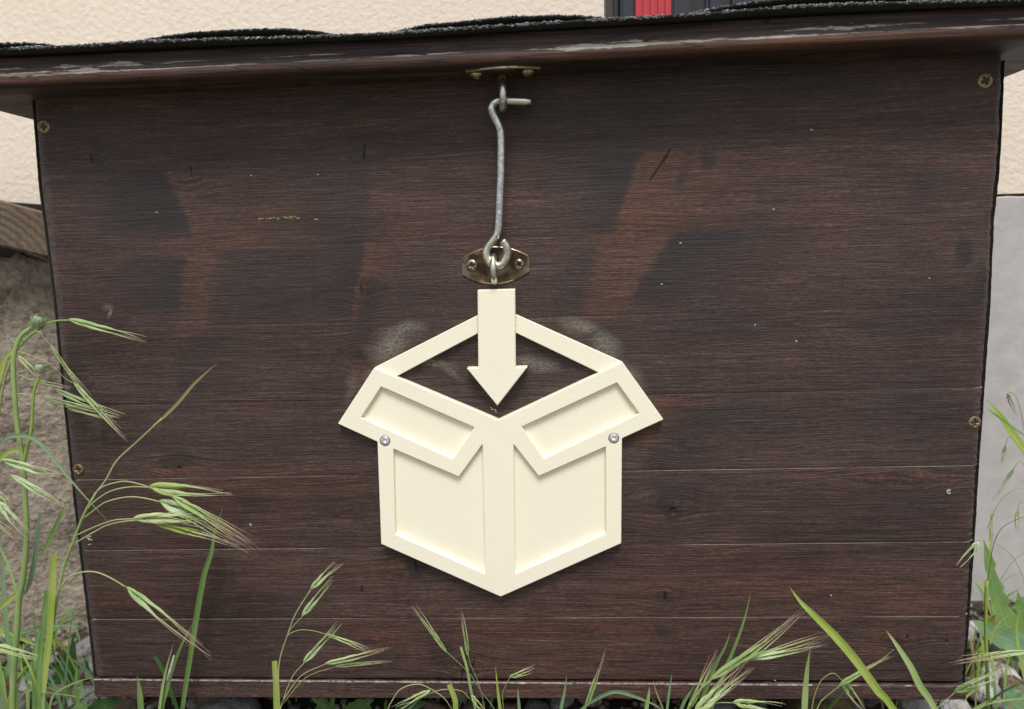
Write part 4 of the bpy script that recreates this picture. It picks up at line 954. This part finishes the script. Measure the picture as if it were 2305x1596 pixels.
# --- left: thistle-like stalk with two round buds
BP = plant('budding_stalk', 29, 1596, -.030, 'tall green stalk with two round closed buds at the far left', 'wildflower')
stem(BP, [(29, 1596), (31, 1520), (39, 1411), (43, 1350), (52, 1303), (60, 1211), (57, 1120), (51, 1034), (40, 963), (33, 886), (31, 809), (46, 759), (74, 735)], 14.5, -.030, 'l', True, .62)
stem(BP, [(53, 1046), (62, 1005), (71, 963), (76, 886), (88, 850)], 7.5, -.030, 'y', False, .8, name='branch')
def bud(cx, cy, r, Y, tilt):
    c = at(cx, cy, Y); vs, fs, uv = [], [], []
    q = Matrix.Rotation(tilt, 3, 'Y'); rings, sg = 8, 12
    for j in range(rings+1):
        a = math.pi*j/rings
        for k in range(sg):
            b = 2*math.pi*k/sg; vs.append(c+q @ Vector((math.sin(a)*math.cos(b)*r*.92, math.sin(a)*math.sin(b)*r*.92, -math.cos(a)*r*.95))); uv.append((.3, .5))
    for j in range(rings):
        for k in range(sg): fs.append((j*sg+k, j*sg+(k+1) % sg, (j+1)*sg+(k+1) % sg, (j+1)*sg+k))
    o = uvmesh('bud', vs, fs, uv, M['bud'], BP); vs, fs, uv = [], [], []
    for row in range(4):
        for k in range(11):
            b = 2*math.pi*(k+.5*(row % 2))/11; n0 = len(vs); a0 = R(35+row*27); 
            for j in range(4):
                aa = a0+R(34)*j/3; wd = (.9, 1.1, .75, .06)[j]*r*.22; rad = r*(1.0+.13*j)
                cc = Vector((math.sin(aa)*math.cos(b), math.sin(aa)*math.sin(b), -math.cos(aa)))*rad; tt = Vector((-math.sin(b), math.cos(b), 0))
                vs += [c+q @ (cc-tt*wd), c+q @ (cc*1.03), c+q @ (cc+tt*wd)]; uv += [(0, j*.3), (.5, j*.3), (1, j*.3)]
            for j in range(3): fs += [(n0+j*3, n0+j*3+1, n0+j*3+4, n0+j*3+3), (n0+j*3+1, n0+j*3+2, n0+j*3+5, n0+j*3+4)]
    uvmesh('bract', vs, fs, uv, M['bud'], o)
bud(85, 726, 14.5*MM, -.030, R(40)); bud(90, 831, 10.5*MM, -.030, R(8))

# --- left: nodding brome whose heads hang over the left edge of the box
BA = plant('brome_grass', 5, 1200, -.012, 'brome grass with thin hanging spikelets over the upper left edge of the box', 'grass plant', 'brome grasses')
stem(BA, [(-30, 1500), (-15, 1100), (2, 900), (25, 812), (62, 762), (108, 729), (127, 722), (156, 721)], 6, -.012, 'l', True, .6)
leaf(BA, [(20, 800), (62, 762), (108, 729), (135, 722)], 9, 'l', -.012)
spikelet(BA, (154, 720), (262, 748), (334, 763), -.012, 17, 7, 'lemb', 'awn', spread=.7)
spikelet(BA, (20, 770), (48, 764), (70, 768), -.012, 9, 3)
for st_, ba, en, ti, w_, n_ in (([(40, 780), (80, 745), (100, 762)], (112, 775), (165, 850), (205, 893), 9, 5), ([(30, 788), (49, 793), (107, 815), (145, 850)], (165, 862), (232, 932), (290, 988), 12, 6),
                        ([(34, 840), (90, 862)], (122, 876), (205, 912), (278, 936), 11, 5), ([(20, 780)], (40, 802), (76, 834), (96, 858), 13, 5), ([(34, 840)], (62, 855), (120, 864), (172, 874), 10, 4),
                        ([(5, 889), (60, 886)], (100, 895), (178, 912), (242, 928), 9, 5), ([(5, 889), (60, 888), (110, 910)], (146, 915), (212, 930), (268, 942), 12, 6)):
    stem(BA, st_+[ba], 1.3, -.013, 'awn' if n_ > 4 else 'st', name='pedicel', taper=.9) if len(st_) >= 1 else None
    spikelet(BA, ba, en, ti, -.013+random.uniform(-.003, .003), w_, n_, random.choice(('lemb', 'lem')), 'awn', spread=.8)

BB = plant('brome_grass', -20, 1500, -.040, 'brome grass with pale spikelets pointing right across the far left margin', 'grass plant', 'brome grasses')
stem(BB, [(-60, 1580), (-40, 1200), (-25, 1060), (2, 1036)], 4, -.04, root=True)
stem(BB, [(-45, 1300), (-30, 1120), (-5, 1052), (23, 1070)], 2, -.04, name='pedicel'); stem(BB, [(-50, 1400), (-40, 1160), (-20, 1120), (0, 1140)], 2, -.04, name='pedicel')
spikelet(BB, (2, 1036), (95, 1062), (150, 1076), -.040, 16, 6, 'lemb'); spikelet(BB, (23, 1070), (105, 1114), (160, 1148), -.042, 14, 6, 'lemb')
spikelet(BB, (-6, 1130), (40, 1180), (76, 1226), -.040, 20, 5, 'lemb', 'awnp'); spikelet(BB, (-16, 1102), (12, 1122), (34, 1137), -.035, 12, 4, 'lem')
stem(BB, [(-55, 1500), (-45, 1440), (-30, 1452)], 2, -.04, name='pedicel'); spikelet(BB, (-40, 1450), (40, 1468), (140, 1482), -.045, 22, 6, 'lem', 'awn', spread=1.1)
spikelet(BB, (-36, 1160), (2, 1178), (55, 1226), -.03, 12, 4, 'lem', 'awnp')

# --- big drooping brome in the lower left
BC = plant('brome_grass', 99, 1596, -.050, 'largest brome grass with four drooping spikelets in front of the lower left planks', 'grass plant', 'brome grasses')
stem(BC, [(99, 1596), (104, 1510), (114, 1440), (124, 1375), (133, 1325), (145, 1272), (167, 1214), (182, 1174), (198, 1140), (216, 1109)], 6.5, -.05, 'l', True, .75)
stem(BC, [(216, 1109), (238, 1081), (263, 1037), (309, 994), (365, 942)], 3.6, -.05, 'st', False, 1.1)
leaf(BC, [(345, 958), (365, 942), (402, 905), (433, 868), (460, 842), (488, 818)], 6.5, 't', -.05)
leaf(BC, [(99, 1560), (105, 1490), (113, 1420), (118, 1330), (122, 1250)], 15, 'y', -.052, True, tw=.1)
leaf(BC, [(88, 1596), (90, 1489), (98, 1400), (106, 1328)], 11, 'g', -.048, True, True)
for pd in ([(205, 1130), (226, 1099), (267, 1085), (294, 1085), (336, 1096)], [(198, 1145), (211, 1130), (248, 1106), (294, 1096), (336, 1097)], [(190, 1165), (211, 1149), (239, 1130), (285, 1119), (322, 1121), (358, 1129)],
           [(172, 1205), (211, 1187), (257, 1171), (300, 1168)], [(165, 1225), (211, 1198), (248, 1180), (300, 1172), (348, 1178)], [(133, 1330), (154, 1300), (185, 1288), (216, 1288), (247, 1300), (284, 1322)], [(336, 1097), (362, 1107), (390, 1120)]):
    stem(BC, pd, 3.0, -.052, 'st', False, 1.0, name='pedicel')
spikelet(BC, (336, 1097), (440, 1104), (532, 1107), -.052, 24, 9, 'lem', 'awn', spread=1.25)
spikelet(BC, (388, 1119), (470, 1162), (571, 1222), -.053, 16, 6, 'lem', 'awnp')
spikelet(BC, (358, 1129), (476, 1168), (579, 1250), -.050, 26, 10, 'lemb', 'awnp', spread=1.1)
spikelet(BC, (300, 1169), (420, 1164), (470, 1176), -.053, 22, 8, 'lem', 'awn', spread=1.2)
spikelet(BC, (342, 1177), (458, 1204), (551, 1229), -.051, 15, 7, 'y', 'awnp', spread=.8)
spikelet(BC, (284, 1322), (371, 1390), (478, 1478), -.052, 20, 9, 'lemb', 'awnp', spread=.8)

# --- single blades at the left
blade([(-20, 1040), (0, 1002), (15, 985), (34, 981), (62, 982), (83, 991), (108, 1016), (154, 1074), (192, 1118), (242, 1173)], 9, 'b', 'long narrow blue green blade arching from the left edge down past the rusted screw', -.035, root=False)
blade([(-16, 1060), (0, 1034), (18, 1018), (40, 1012), (59, 1011)], 11, 'y', 'short yellow green blade curving in behind the budding stalk at mid height', -.02, root=False)
blade([(-14, 900), (0, 849), (12, 806), (34, 782)], 10, 'y', 'yellow green blade at the extreme left below the upper bud', -.02, root=False)
blade([(411, 1596), (433, 1452), (445, 1375), (460, 1294), (476, 1242), (483, 1200), (501, 1143)], 12, 'g', 'tall upright dark green blade close against the lower left planks', -.010, fold=.5)
blade([(365, 1596), (371, 1566), (402, 1467), (437, 1398)], 9, 'g', 'leaning green blade that carries the pale husk', -.02)
blade([(359, 1596), (371, 1520), (391, 1446)], 6, 'l', 'short upright blade just left of the blade with the husk', -.022)
blade([(399, 1596), (386, 1560), (365, 1504), (349, 1477)], 9, 'd', 'short dark blade leaning left behind the husk', -.012, True)
blade([(318, 1600), (315, 1560), (309, 1521)], 13, 'g', 'broad short green blade left of the husk at the bottom edge', -.03)
blade([(144, 1566), (147, 1535), (158, 1427), (167, 1375), (187, 1353)], 4.5, 'b', 'thin kinked grey green blade beside the lower left corner of the box', .02)
blade([(45, 1424), (93, 1412), (139, 1407), (192, 1412)], 6, 'b', 'thin nearly level blade reaching from the budding stalk to the box corner', -.01, root=False)
blade([(56, 1337), (73, 1294), (83, 1226), (90, 1149)], 11, 'b', 'flat grey green leaf blade right of the budding stalk', -.025, root=False)
blade([(93, 1251), (124, 1189), (155, 1121)], 10, 'g', 'blurred green blade slanting in front of the rough brown wall', .05, root=False)
blade([(31, 1600), (23, 1489), (12, 1380), (6, 1257), (2, 1180)], 10, 'b', 'upright blue green blade at the extreme lower left', -.01)
blade([(40, 1340), (19, 1272), (-6, 1220)], 7, 'l', 'straight light green blade rising left from the joint of the budding stalk', -.03, root=False)
blade([(36, 1338), (15, 1355), (-12, 1380)], 11, 'y', 'olive blade bending down left from the joint of the budding stalk', -.03, root=False)
blade([(-12, 1408), (46, 1436), (90, 1456)], 9, 'y', 'olive blade slanting down right behind the budding stalk', .0, root=False)
blade([(95, 1590), (87, 1554), (66, 1532)], 9, 'l', 'short bent green stub low in the left corner', -.01, True)
blade([(110, 1600), (124, 1560), (173, 1535), (216, 1523)], 5, 'l', 'thin light green blade reaching right to the bottom rail', -.01)
blade([(-16, 1500), (0, 1400), (40, 1360), (75, 1315)], 4, 't', 'dry tan blade crossing low in the left corner', .01)
blade([(30, 1600), (60, 1555), (120, 1560), (215, 1575)], 5, 'l', 'pale level blade lying on the stones under the left corner', .0)
blade([(170, 1600), (180, 1560), (186, 1522)], 8, 'g', 'short green blade in front of the left end of the bottom rail', .0)
blade([(150, 1600), (190, 1570), (232, 1545)], 5, 'd', 'dark thin blade in front of the left foot stones', .01)
HK = tube_data(crom([at(392, 1475, -.0235), at(386, 1500, -.024), at(380, 1522, -.0235), at(376, 1534, -.0232)], 4), lambda t: .0009*math.sin(math.pi*min(1, t*.86+.1))+.0002, 8)
o = mesh('husk', HK[0], HK[1], simple('pale_husk', (.55, .53, .46), .7, col2=(.25, .22, .18), scale=700), None, True); tag(o, 'small pale grey husk clinging to a green blade at lower left', 'husk')

# --- centre left
blade([(623, 1600), (621, 1531), (618, 1487)], 13, 'y', 'thick cut off yellow green blade rising from the bottom edge left of centre', -.045, True, fold=.5)
BK = plant('brome_grass', 631, 1596, -.045, 'brome grass with fanned upright spikelets left of the sign tip', 'grass plant', 'brome grasses')
stem(BK, [(630, 1600), (628, 1498), (648, 1427), (666, 1381), (699, 1328)], 3.2, -.045, 'st', True, .8); stem(BK, [(648, 1430), (655, 1415), (681, 1387)], 2.4, -.045, name='pedicel')
stem(BK, [(645, 1434), (655, 1425), (677, 1418), (706, 1420), (732, 1427)], 2, -.045, name='pedicel'); stem(BK, [(630, 1600), (657, 1526), (684, 1493)], 2.8, -.045, root=True)
stem(BK, [(635, 1580), (677, 1522), (732, 1495)], 2.4, -.046, name='pedicel'); stem(BK, [(632, 1590), (688, 1526), (754, 1501)], 2.2, -.044, name='pedicel')
spikelet(BK, (700, 1327), (738, 1287), (770, 1259), -.045, 13, 6, 'lemb', 'awn'); spikelet(BK, (681, 1387), (722, 1335), (750, 1297), -.046, 13, 6, 'lemb', 'awn')
spikelet(BK, (732, 1427), (787, 1446), (834, 1461), -.044, 9, 5, 'lem', 'awn', spread=.7); spikelet(BK, (684, 1493), (732, 1438), (774, 1393), -.046, 14, 7, 'lemb', 'awn', spread=.8)
spikelet(BK, (732, 1495), (812, 1476), (880, 1456), -.047, 14, 7, 'lemb', 'awnp', spread=.8); spikelet(BK, (754, 1501), (820, 1493), (884, 1488), -.044, 9, 5, 'lemb', 'awn', spread=.6)

# --- centre
BL = plant('brome_grass', 1109, 1596, -.020, 'slender brome with one spikelet leaning left below the sign tip', 'grass plant', 'brome grasses')
stem(BL, [(1115, 1600), (1085, 1559), (1054, 1513), (1005, 1467)], 2.6, -.02, 'b', True); spikelet(BL, (1006, 1468), (966, 1412), (926, 1360), -.018, 10, 5, 'l', 'awn', spread=.7)
BM = plant('brome_grass', 1090, 1596, -.015, 'slender brome with one upright spikelet beside the left leaning one', 'grass plant', 'brome grasses')
stem(BM, [(1092, 1600), (1078, 1540), (1060, 1498), (1054, 1476)], 1.8, -.015, 'st', True); spikelet(BM, (1054, 1477), (1047, 1424), (1038, 1378), -.015, 9, 5, 'l', 'awn', spread=1)
blade([(1071, 1600), (1060, 1553), (1051, 1504), (1037, 1456)], 6, 'l', 'narrow blade with a brownish tip between the two slender bromes', -.02, True)
blade([(1126, 1600), (1121, 1559), (1115, 1498)], 6.5, 'y', 'straight yellow green blade right of the slender bromes', -.03)
blade([(1169, 1600), (1167, 1575), (1165, 1548)], 6.5, 'b', 'small pointed blue green blade low below the sign', -.03)
blade([(1262, 1600), (1270, 1559), (1276, 1520)], 7.5, 'b', 'slim pointed blue green blade right of the sign tip', -.03)
blade([(1305, 1600), (1335, 1577), (1366, 1561), (1391, 1557), (1427, 1567), (1473, 1586), (1496, 1604)], 9, 'b', 'arched blue green blade bowing along the bottom edge', -.02)
blade([(1501, 1600), (1507, 1550), (1513, 1514)], 6, 'b', 'slim upright blue green blade left of the large right hand brome', -.03)
blade([(1026, 1604), (1024, 1575), (1011, 1540)], 12, 'y', 'bent yellow green blade crossing the bottom rail below the sign', -.035, True)
blade([(1454, 1600), (1459, 1570), (1462, 1545)], 9, 'l', 'short light green blade near the right end of the arched blade', -.03)
BQ = plant('brome_grass', 1132, 1596, -.025, 'tiny grass with a single plump spikelet over the bottom rail', 'grass plant', 'brome grasses')
stem(BQ, [(1133, 1600), (1132, 1559), (1147, 1526)], 1.8, -.025, 'l', True); spikelet(BQ, (1147, 1526), (1176, 1513), (1206, 1503), -.025, 11, 4, 'l', 'awn')
BT = plant('brome_grass', 1318, 1596, -.035, 'grass head with one upright purplish tipped spikelet right of the sign tip', 'grass plant', 'brome grasses')
stem(BT, [(1316, 1602), (1320, 1590)], 3, -.035, 'l', True); spikelet(BT, (1319, 1592), (1344, 1522), (1364, 1462), -.035, 13, 7, 'l', 'awnp', spread=.6)
BV = plant('brome_grass', 877, 1596, -.030, 'small nodding brome looping over at the bottom edge left of the sign', 'grass plant', 'brome grasses')
stem(BV, [(872, 1602), (880, 1582), (901, 1552), (938, 1540), (968, 1550), (999, 1571), (1017, 1596)], 3, -.03, 'st', True)
spikelet(BV, (968, 1553), (920, 1578), (880, 1600), -.03, 13, 5, 'lem', 'awn'); stem(BV, [(915, 1602), (958, 1566), (1000, 1552), (1040, 1556), (1058, 1575)], 2.4, -.028, 'st', True)
spikelet(BV, (1060, 1566), (1080, 1590), (1100, 1612), -.028, 12, 4, 'lem'); 

# --- right: large brome
BY = plant('brome_grass', 1560, 1596, -.060, 'largest right hand brome with thick pale spikelets sweeping up to the right', 'grass plant', 'brome grasses')
stem(BY, [(1545, 1604), (1551, 1592), (1575, 1553), (1602, 1529)], 5, -.06, 'l', True); stem(BY, [(1560, 1604), (1600, 1562), (1640, 1510), (1679, 1484)], 3, -.06, 'st', True)
spikelet(BY, (1600, 1531), (1728, 1444), (1812, 1369), -.062, 19, 9, 'l', 'awnp', spread=.55)
spikelet(BY, (1676, 1486), (1772, 1461), (1885, 1417), -.060, 18, 7, 'l', 'awnp', spread=.75); spikelet(BY, (1690, 1484), (1780, 1466), (1868, 1447), -.062, 14, 5, 'lemb', 'awnp', spread=.6)
spikelet(BY, (1566, 1604), (1622, 1550), (1682, 1485), -.065, 24, 7, 'lem', 'awnp', spread=.8); spikelet(BY, (1605, 1576), (1650, 1538), (1697, 1496), -.063, 14, 5, 'lemb', 'awnp', spread=.6)
spikelet(BY, (1550, 1600), (1582, 1530), (1616, 1448), -.058, 13, 6, 'l', 'awnp', spread=.6); spikelet(BY, (1650, 1582), (1722, 1588), (1775, 1604), -.06, 20, 6, 'lem', 'awn')
stem(BY, [(1590, 1590), (1615, 1582), (1650, 1582)], 2.4, -.06, name='pedicel')
blade([(1600, 1600), (1622, 1537), (1635, 1498), (1646, 1473), (1664, 1427), (1679, 1381), (1690, 1333)], 9, 'g', 'tall slim dark green blade behind the large right hand brome', -.03)
blade([(1572, 1604), (1578, 1579), (1598, 1526), (1613, 1491), (1633, 1453), (1645, 1419)], 10, 'g', 'green blade crossing the stem of the large right hand brome', -.045)
blade([(1530, 1604), (1545, 1570), (1564, 1542)], 8, 'b', 'short grey green blade at the foot of the large right hand brome', -.03)
blade([(2015, 1604), (1974, 1553), (1922, 1482), (1878, 1431), (1834, 1387), (1801, 1354), (1777, 1321)], 18, 'y', 'broad bright blade leaning left across the lower right planks', -.065, fold=.4)
blade([(2108, 1604), (2069, 1543), (2048, 1500), (2017, 1451), (1994, 1418)], 15, 'l', 'second broad blade leaning left nearer the right corner of the box', -.055, fold=.4)
blade([(1809, 1604), (1810, 1570), (1815, 1509), (1824, 1458)], 15, 'l', 'short broad upright blade between the large brome and the broad leaning blade', -.05, fold=.45)
blade([(1860, 1604), (1894, 1562), (1915, 1536)], 7, 'd', 'thin dark green blade behind the broad leaning blade', -.02)
blade([(1495, 1604), (1478, 1560), (1470, 1530)], 3.4, 't', 'thin dry purplish blade left of the slim blue green blade', -.02)
BS = plant('brome_grass', 1853, 1596, -.045, 'brome with one long spikelet passing behind the broad leaning blade', 'grass plant', 'brome grasses')
stem(BS, [(1835, 1604), (1853, 1574), (1894, 1541)], 3, -.045, 'l', True); spikelet(BS, (1890, 1543), (1945, 1508), (2018, 1462), -.045, 13, 6, 'l', 'awn', spread=.5)
BU = plant('brome_grass', 1826, 1596, -.040, 'brome bent over in a tight arch with a nodding green head near the right foot', 'grass plant', 'brome grasses')
stem(BU, [(1826, 1604), (1833, 1568), (1845, 1537), (1864, 1519), (1880, 1517), (1898, 1535)], 2.6, -.04, 'st', True); spikelet(BU, (1898, 1535), (1920, 1566), (1938, 1596), -.04, 17, 6, 'l', 'awn', spread=1.2)

# --- far right
RA = plant('brome_grass', 2224, 1596, .030, 'yellow green grass clump right of the lower right corner of the box', 'grass plant', 'brome grasses')
stem(RA, [(2226, 1600), (2224, 1566), (2219, 1412), (2221, 1307)], 9, .03, 'y', True, .9); stem(RA, [(2221, 1310), (2225, 1294), (2234, 1236), (2250, 1195), (2278, 1174), (2320, 1158)], 2, .03, 'd', name='pedicel')
leaf(RA, [(2228, 1450), (2240, 1412), (2253, 1396), (2276, 1380)], 7, 'y', .03); leaf(RA, [(2224, 1540), (2215, 1470), (2202, 1408)], 9, 'y', .03); leaf(RA, [(2240, 1596), (2236, 1520), (2230, 1470)], 9, 'l', .025, True)
leaf(RA, [(2221, 1330), (2229, 1240), (2229, 1158)], 5, 'y', .06)
leaf(RA, [(2196, 1560), (2206, 1470), (2220, 1425)], 9, 'y', .04)
spikelet(RA, (2320, 1466), (2238, 1472), (2130, 1491), .0, 12, 7, 'lemb', 'awnp', spread=.8)
RB = plant('brome_grass', 2215, 1300, .010, 'brome with one small nodding head touching the right edge of the box', 'grass plant', 'brome grasses')
stem(RB, [(2330, 1604), (2325, 1400), (2290, 1270), (2240, 1222), (2212, 1212), (2203, 1219)], 1.8, -.002, 'st', True); spikelet(RB, (2203, 1219), (2181, 1248), (2150, 1282), -.006, 15, 6, 'lemb', 'awn', spread=1.5)
RD = plant('brome_grass', 2105, 1596, -.020, 'brome with a feathery head leaning right over the lower right corner', 'grass plant', 'brome grasses')
stem(RD, [(2100, 1604), (2148, 1560)], 2, -.02, 'st', True); spikelet(RD, (2148, 1560), (2205, 1532), (2275, 1508), -.02, 17, 7, 'g', 'awn', spread=1.2)
blade([(2205, 1604), (2253, 1560), (2320, 1528)], 7, 'd', 'dark green blade slanting up to the right margin at the bottom', -.01)
blade([(2180, 1604), (2230, 1580), (2320, 1570)], 10, 'l', 'light green blade along the bottom right margin', -.01)
blade([(2330, 1060), (2305, 1014), (2276, 974), (2249, 934), (2221, 899)], 16, 'y', 'bright arching blade in front of the grey wall base right of the box', .12, root=False)
blade([(2320, 990), (2276, 960), (2235, 930), (2222, 918)], 4, 'g', 'thin blade under the bright arching one at the right margin', .11, root=False)
blade([(2322, 1596), (2300, 1500), (2288, 1420), (2296, 1360)], 7, 'y', 'upright yellow blade at the far right margin', .05)
blade([(2250, 1596), (2262, 1540), (2246, 1480), (2255, 1470), (2280, 1530), (2292, 1560)], 3.5, 't', 'dry tan stalk folded over beside the right stones', .05)
RG = plant('brome_grass', 2300, 1500, .100, 'soft blurred brome with small green heads before the grey wall base', 'grass plant', 'brome grasses')
stem(RG, [(2345, 1500), (2335, 1150), (2310, 990), (2290, 900), (2267, 880)], 2, .10, 'g', True)
spikelet(RG, (2266, 886), (2276, 910), (2286, 934), .10, 10, 4, 'g'); spikelet(RG, (2262, 1004), (2259, 1024), (2255, 1044), .10, 9, 4, 'g'); spikelet(RG, (2282, 1054), (2258, 1092), (2234, 1130), .10, 9, 4, 'g')
spikelet(RG, (2290, 1148), (2288, 1170), (2286, 1196), .10, 10, 4, 'y'); spikelet(RG, (2232, 1155), (2231, 1180), (2230, 1230), .10, 7, 4, 'y')
for q in ([(2262, 1004), (2275, 985), (2318, 1040)], [(2282, 1054), (2300, 1040), (2328, 1100)], [(2290, 1148), (2300, 1130), (2332, 1160)], [(2222, 1190), (2250, 1130), (2290, 1100), (2330, 1108)], [(2240, 1330), (2275, 1270), (2310, 1240)], [(2232, 1350), (2270, 1300), (2315, 1290)]): stem(RG, q, 1.5, .10, 'g', name='pedicel')

# broad-leaved weeds
def broad_leaf(parent, axis, w, mat, Y, teeth=7, depth=.28, tilt=.3, dY=.0):
    P = crom([at(q[0], q[1], Y+dY*i/max(1, len(axis)-1)) for i, q in enumerate(axis)], 14); n = len(P); vs, fs, uv = [], [], []
    for i, p in enumerate(P):
        t = i/(n-1); tg = (P[min(i+1, n-1)]-P[max(i-1, 0)]).normalized(); sd = tg.cross(Vector((tilt, -1, .25)).normalized()).normalized(); nr = sd.cross(tg)
        sw = w*MM*.5*math.sin(math.pi*min(1, .06+.94*t**.8))**.7; ph = (t*teeth) % 1; sw *= 1-depth*ph
        sw = max(sw, .0004); wav = .12*math.sin(t*21+w)
        vs += [p-sd*sw+nr*sw*(.25+wav), p-sd*sw*.5+nr*sw*(.16), p, p+sd*sw*.5+nr*sw*.16, p+sd*sw+nr*sw*(.25-wav)]; uv += [(0, t*.9), (.25, t*.9), (.5, t*.9), (.75, t*.9), (1, t*.9)]
    for i in range(n-1):
        for k in range(4): fs.append((i*5+k, i*5+k+1, (i+1)*5+k+1, (i+1)*5+k))
    return uvmesh('leaf', vs, fs, uv, M[mat], parent)
W1 = plant('dandelion', 2290, 1480, .09, 'leafy toothed dandelion plant against the grey wall base right of the box', 'weed')
broad_leaf(W1, [(2300, 1480), (2262, 1400), (2238, 1330), (2214, 1215)], 74, 'g', .085, 6, .35); broad_leaf(W1, [(2330, 1480), (2280, 1445), (2232, 1425), (2188, 1396)], 64, 'b', .07, 4, .12)
broad_leaf(W1, [(2290, 1490), (2275, 1440), (2262, 1390)], 60, 'g', .10, 4, .3); broad_leaf(W1, [(2335, 1450), (2300, 1400), (2290, 1330)], 56, 'g', .11, 4, .3)
W2 = plant('leafy_weed', 2290, 1596, .02, 'pale green crinkled leaf low at the bottom right corner', 'weed')
broad_leaf(W2, [(2320, 1620), (2280, 1580), (2262, 1545)], 80, 'b', .02, 5, .2)
W3 = plant('leafy_weed', 740, 1596, .035, 'small toothed green leaves below the bottom rail left of centre', 'weed')
for ax, w_ in (([(760, 1610), (730, 1585), (700, 1572)], 26), ([(750, 1612), (745, 1590), (752, 1568)], 24), ([(770, 1620), (800, 1590), (842, 1575)], 40), ([(735, 1630), (720, 1605), (716, 1585)], 40), ([(815, 1630), (822, 1600), (826, 1575)], 40), ([(770, 1622), (778, 1600), (772, 1585)], 22)): broad_leaf(W3, ax, w_, 'g', .03, 5, .3)
W4 = plant('leafy_weed', 260, 1596, .015, 'dark round green leaf under the left end of the bottom rail', 'weed')
broad_leaf(W4, [(200, 1615), (230, 1590), (272, 1578)], 46, 'd', .015, 3, .05); broad_leaf(W4, [(230, 1620), (200, 1600), (172, 1578)], 30, 'g', .015, 3, .1)
W5 = plant('leafy_weed', 160, 1540, .07, 'dark glossy leaf standing in the gap between rough wall and box', 'weed')
broad_leaf(W5, [(150, 1560), (156, 1500), (168, 1445)], 44, 'd', .07, 3, .06); broad_leaf(W5, [(140, 1545), (136, 1520), (142, 1480)], 34, 'd', .06, 3, .06)
W6 = plant('leafy_weed', 940, 1596, .01, 'green leaf behind the nodding brome at the bottom edge', 'weed')
broad_leaf(W6, [(880, 1610), (925, 1590), (962, 1580)], 30, 'd', .01, 4, .1)
# ground cover of short blades
vs, fs, uv = [], [], []; mi = []
def tuft(n, x0, x1, y0, y1, h0, h1, mats):
    for _ in range(n):
        x, y = random.uniform(x0, x1), random.uniform(y0, y1); h = random.uniform(h0, h1); a = random.uniform(0, 6.3); l = random.uniform(.1, .8)
        if -.005 < x < .56 and 0 < y and h > .028: h = .025
        p0 = Vector((x, y, GZ)); p1 = p0+Vector((math.cos(a)*h*l*.4, math.sin(a)*h*l*.3, h*.6)); p2 = p0+Vector((math.cos(a)*h*l, math.sin(a)*h*l*.6, h*(1-.2*l)))
        if -.004 < p2.x < .558 and p2.y > -.004 and p2.z > -.016: continue
        f0 = len(fs); ribbon(crom([p0, p1, p2], 4), random.uniform(.0012, .003), .3, vs, fs, uv); m = random.choice(mats); mi.extend([m]*(len(fs)-f0))
tuft(150, .565, .80, -.03, .19, .012, .045, (0, 1, 2, 3)); tuft(130, -.26, -.02, .0, .12, .012, .06, (0, 1, 2, 4)); tuft(46, -.20, -.015, -.03, .05, .04, .10, (0, 1, 0, 2)); tuft(150, .36, .56, .03, .15, .01, .028, (0, 3, 3, 1)); tuft(60, .02, .36, .03, .12, .01, .026, (0, 2, 3))
tuft(36, .56, .70, .02, .14, .02, .07, (1, 0, 3))
o = uvmesh('short_grass', vs, fs, uv, None); 
for k in ('g', 'y', 'b', 't', 'd'): o.data.materials.append(M[k])
for p, m in zip(o.data.polygons, mi): p.material_index = m
tag(o, 'short green and dry grass growing among the stones round the box', 'grass', kind='stuff')
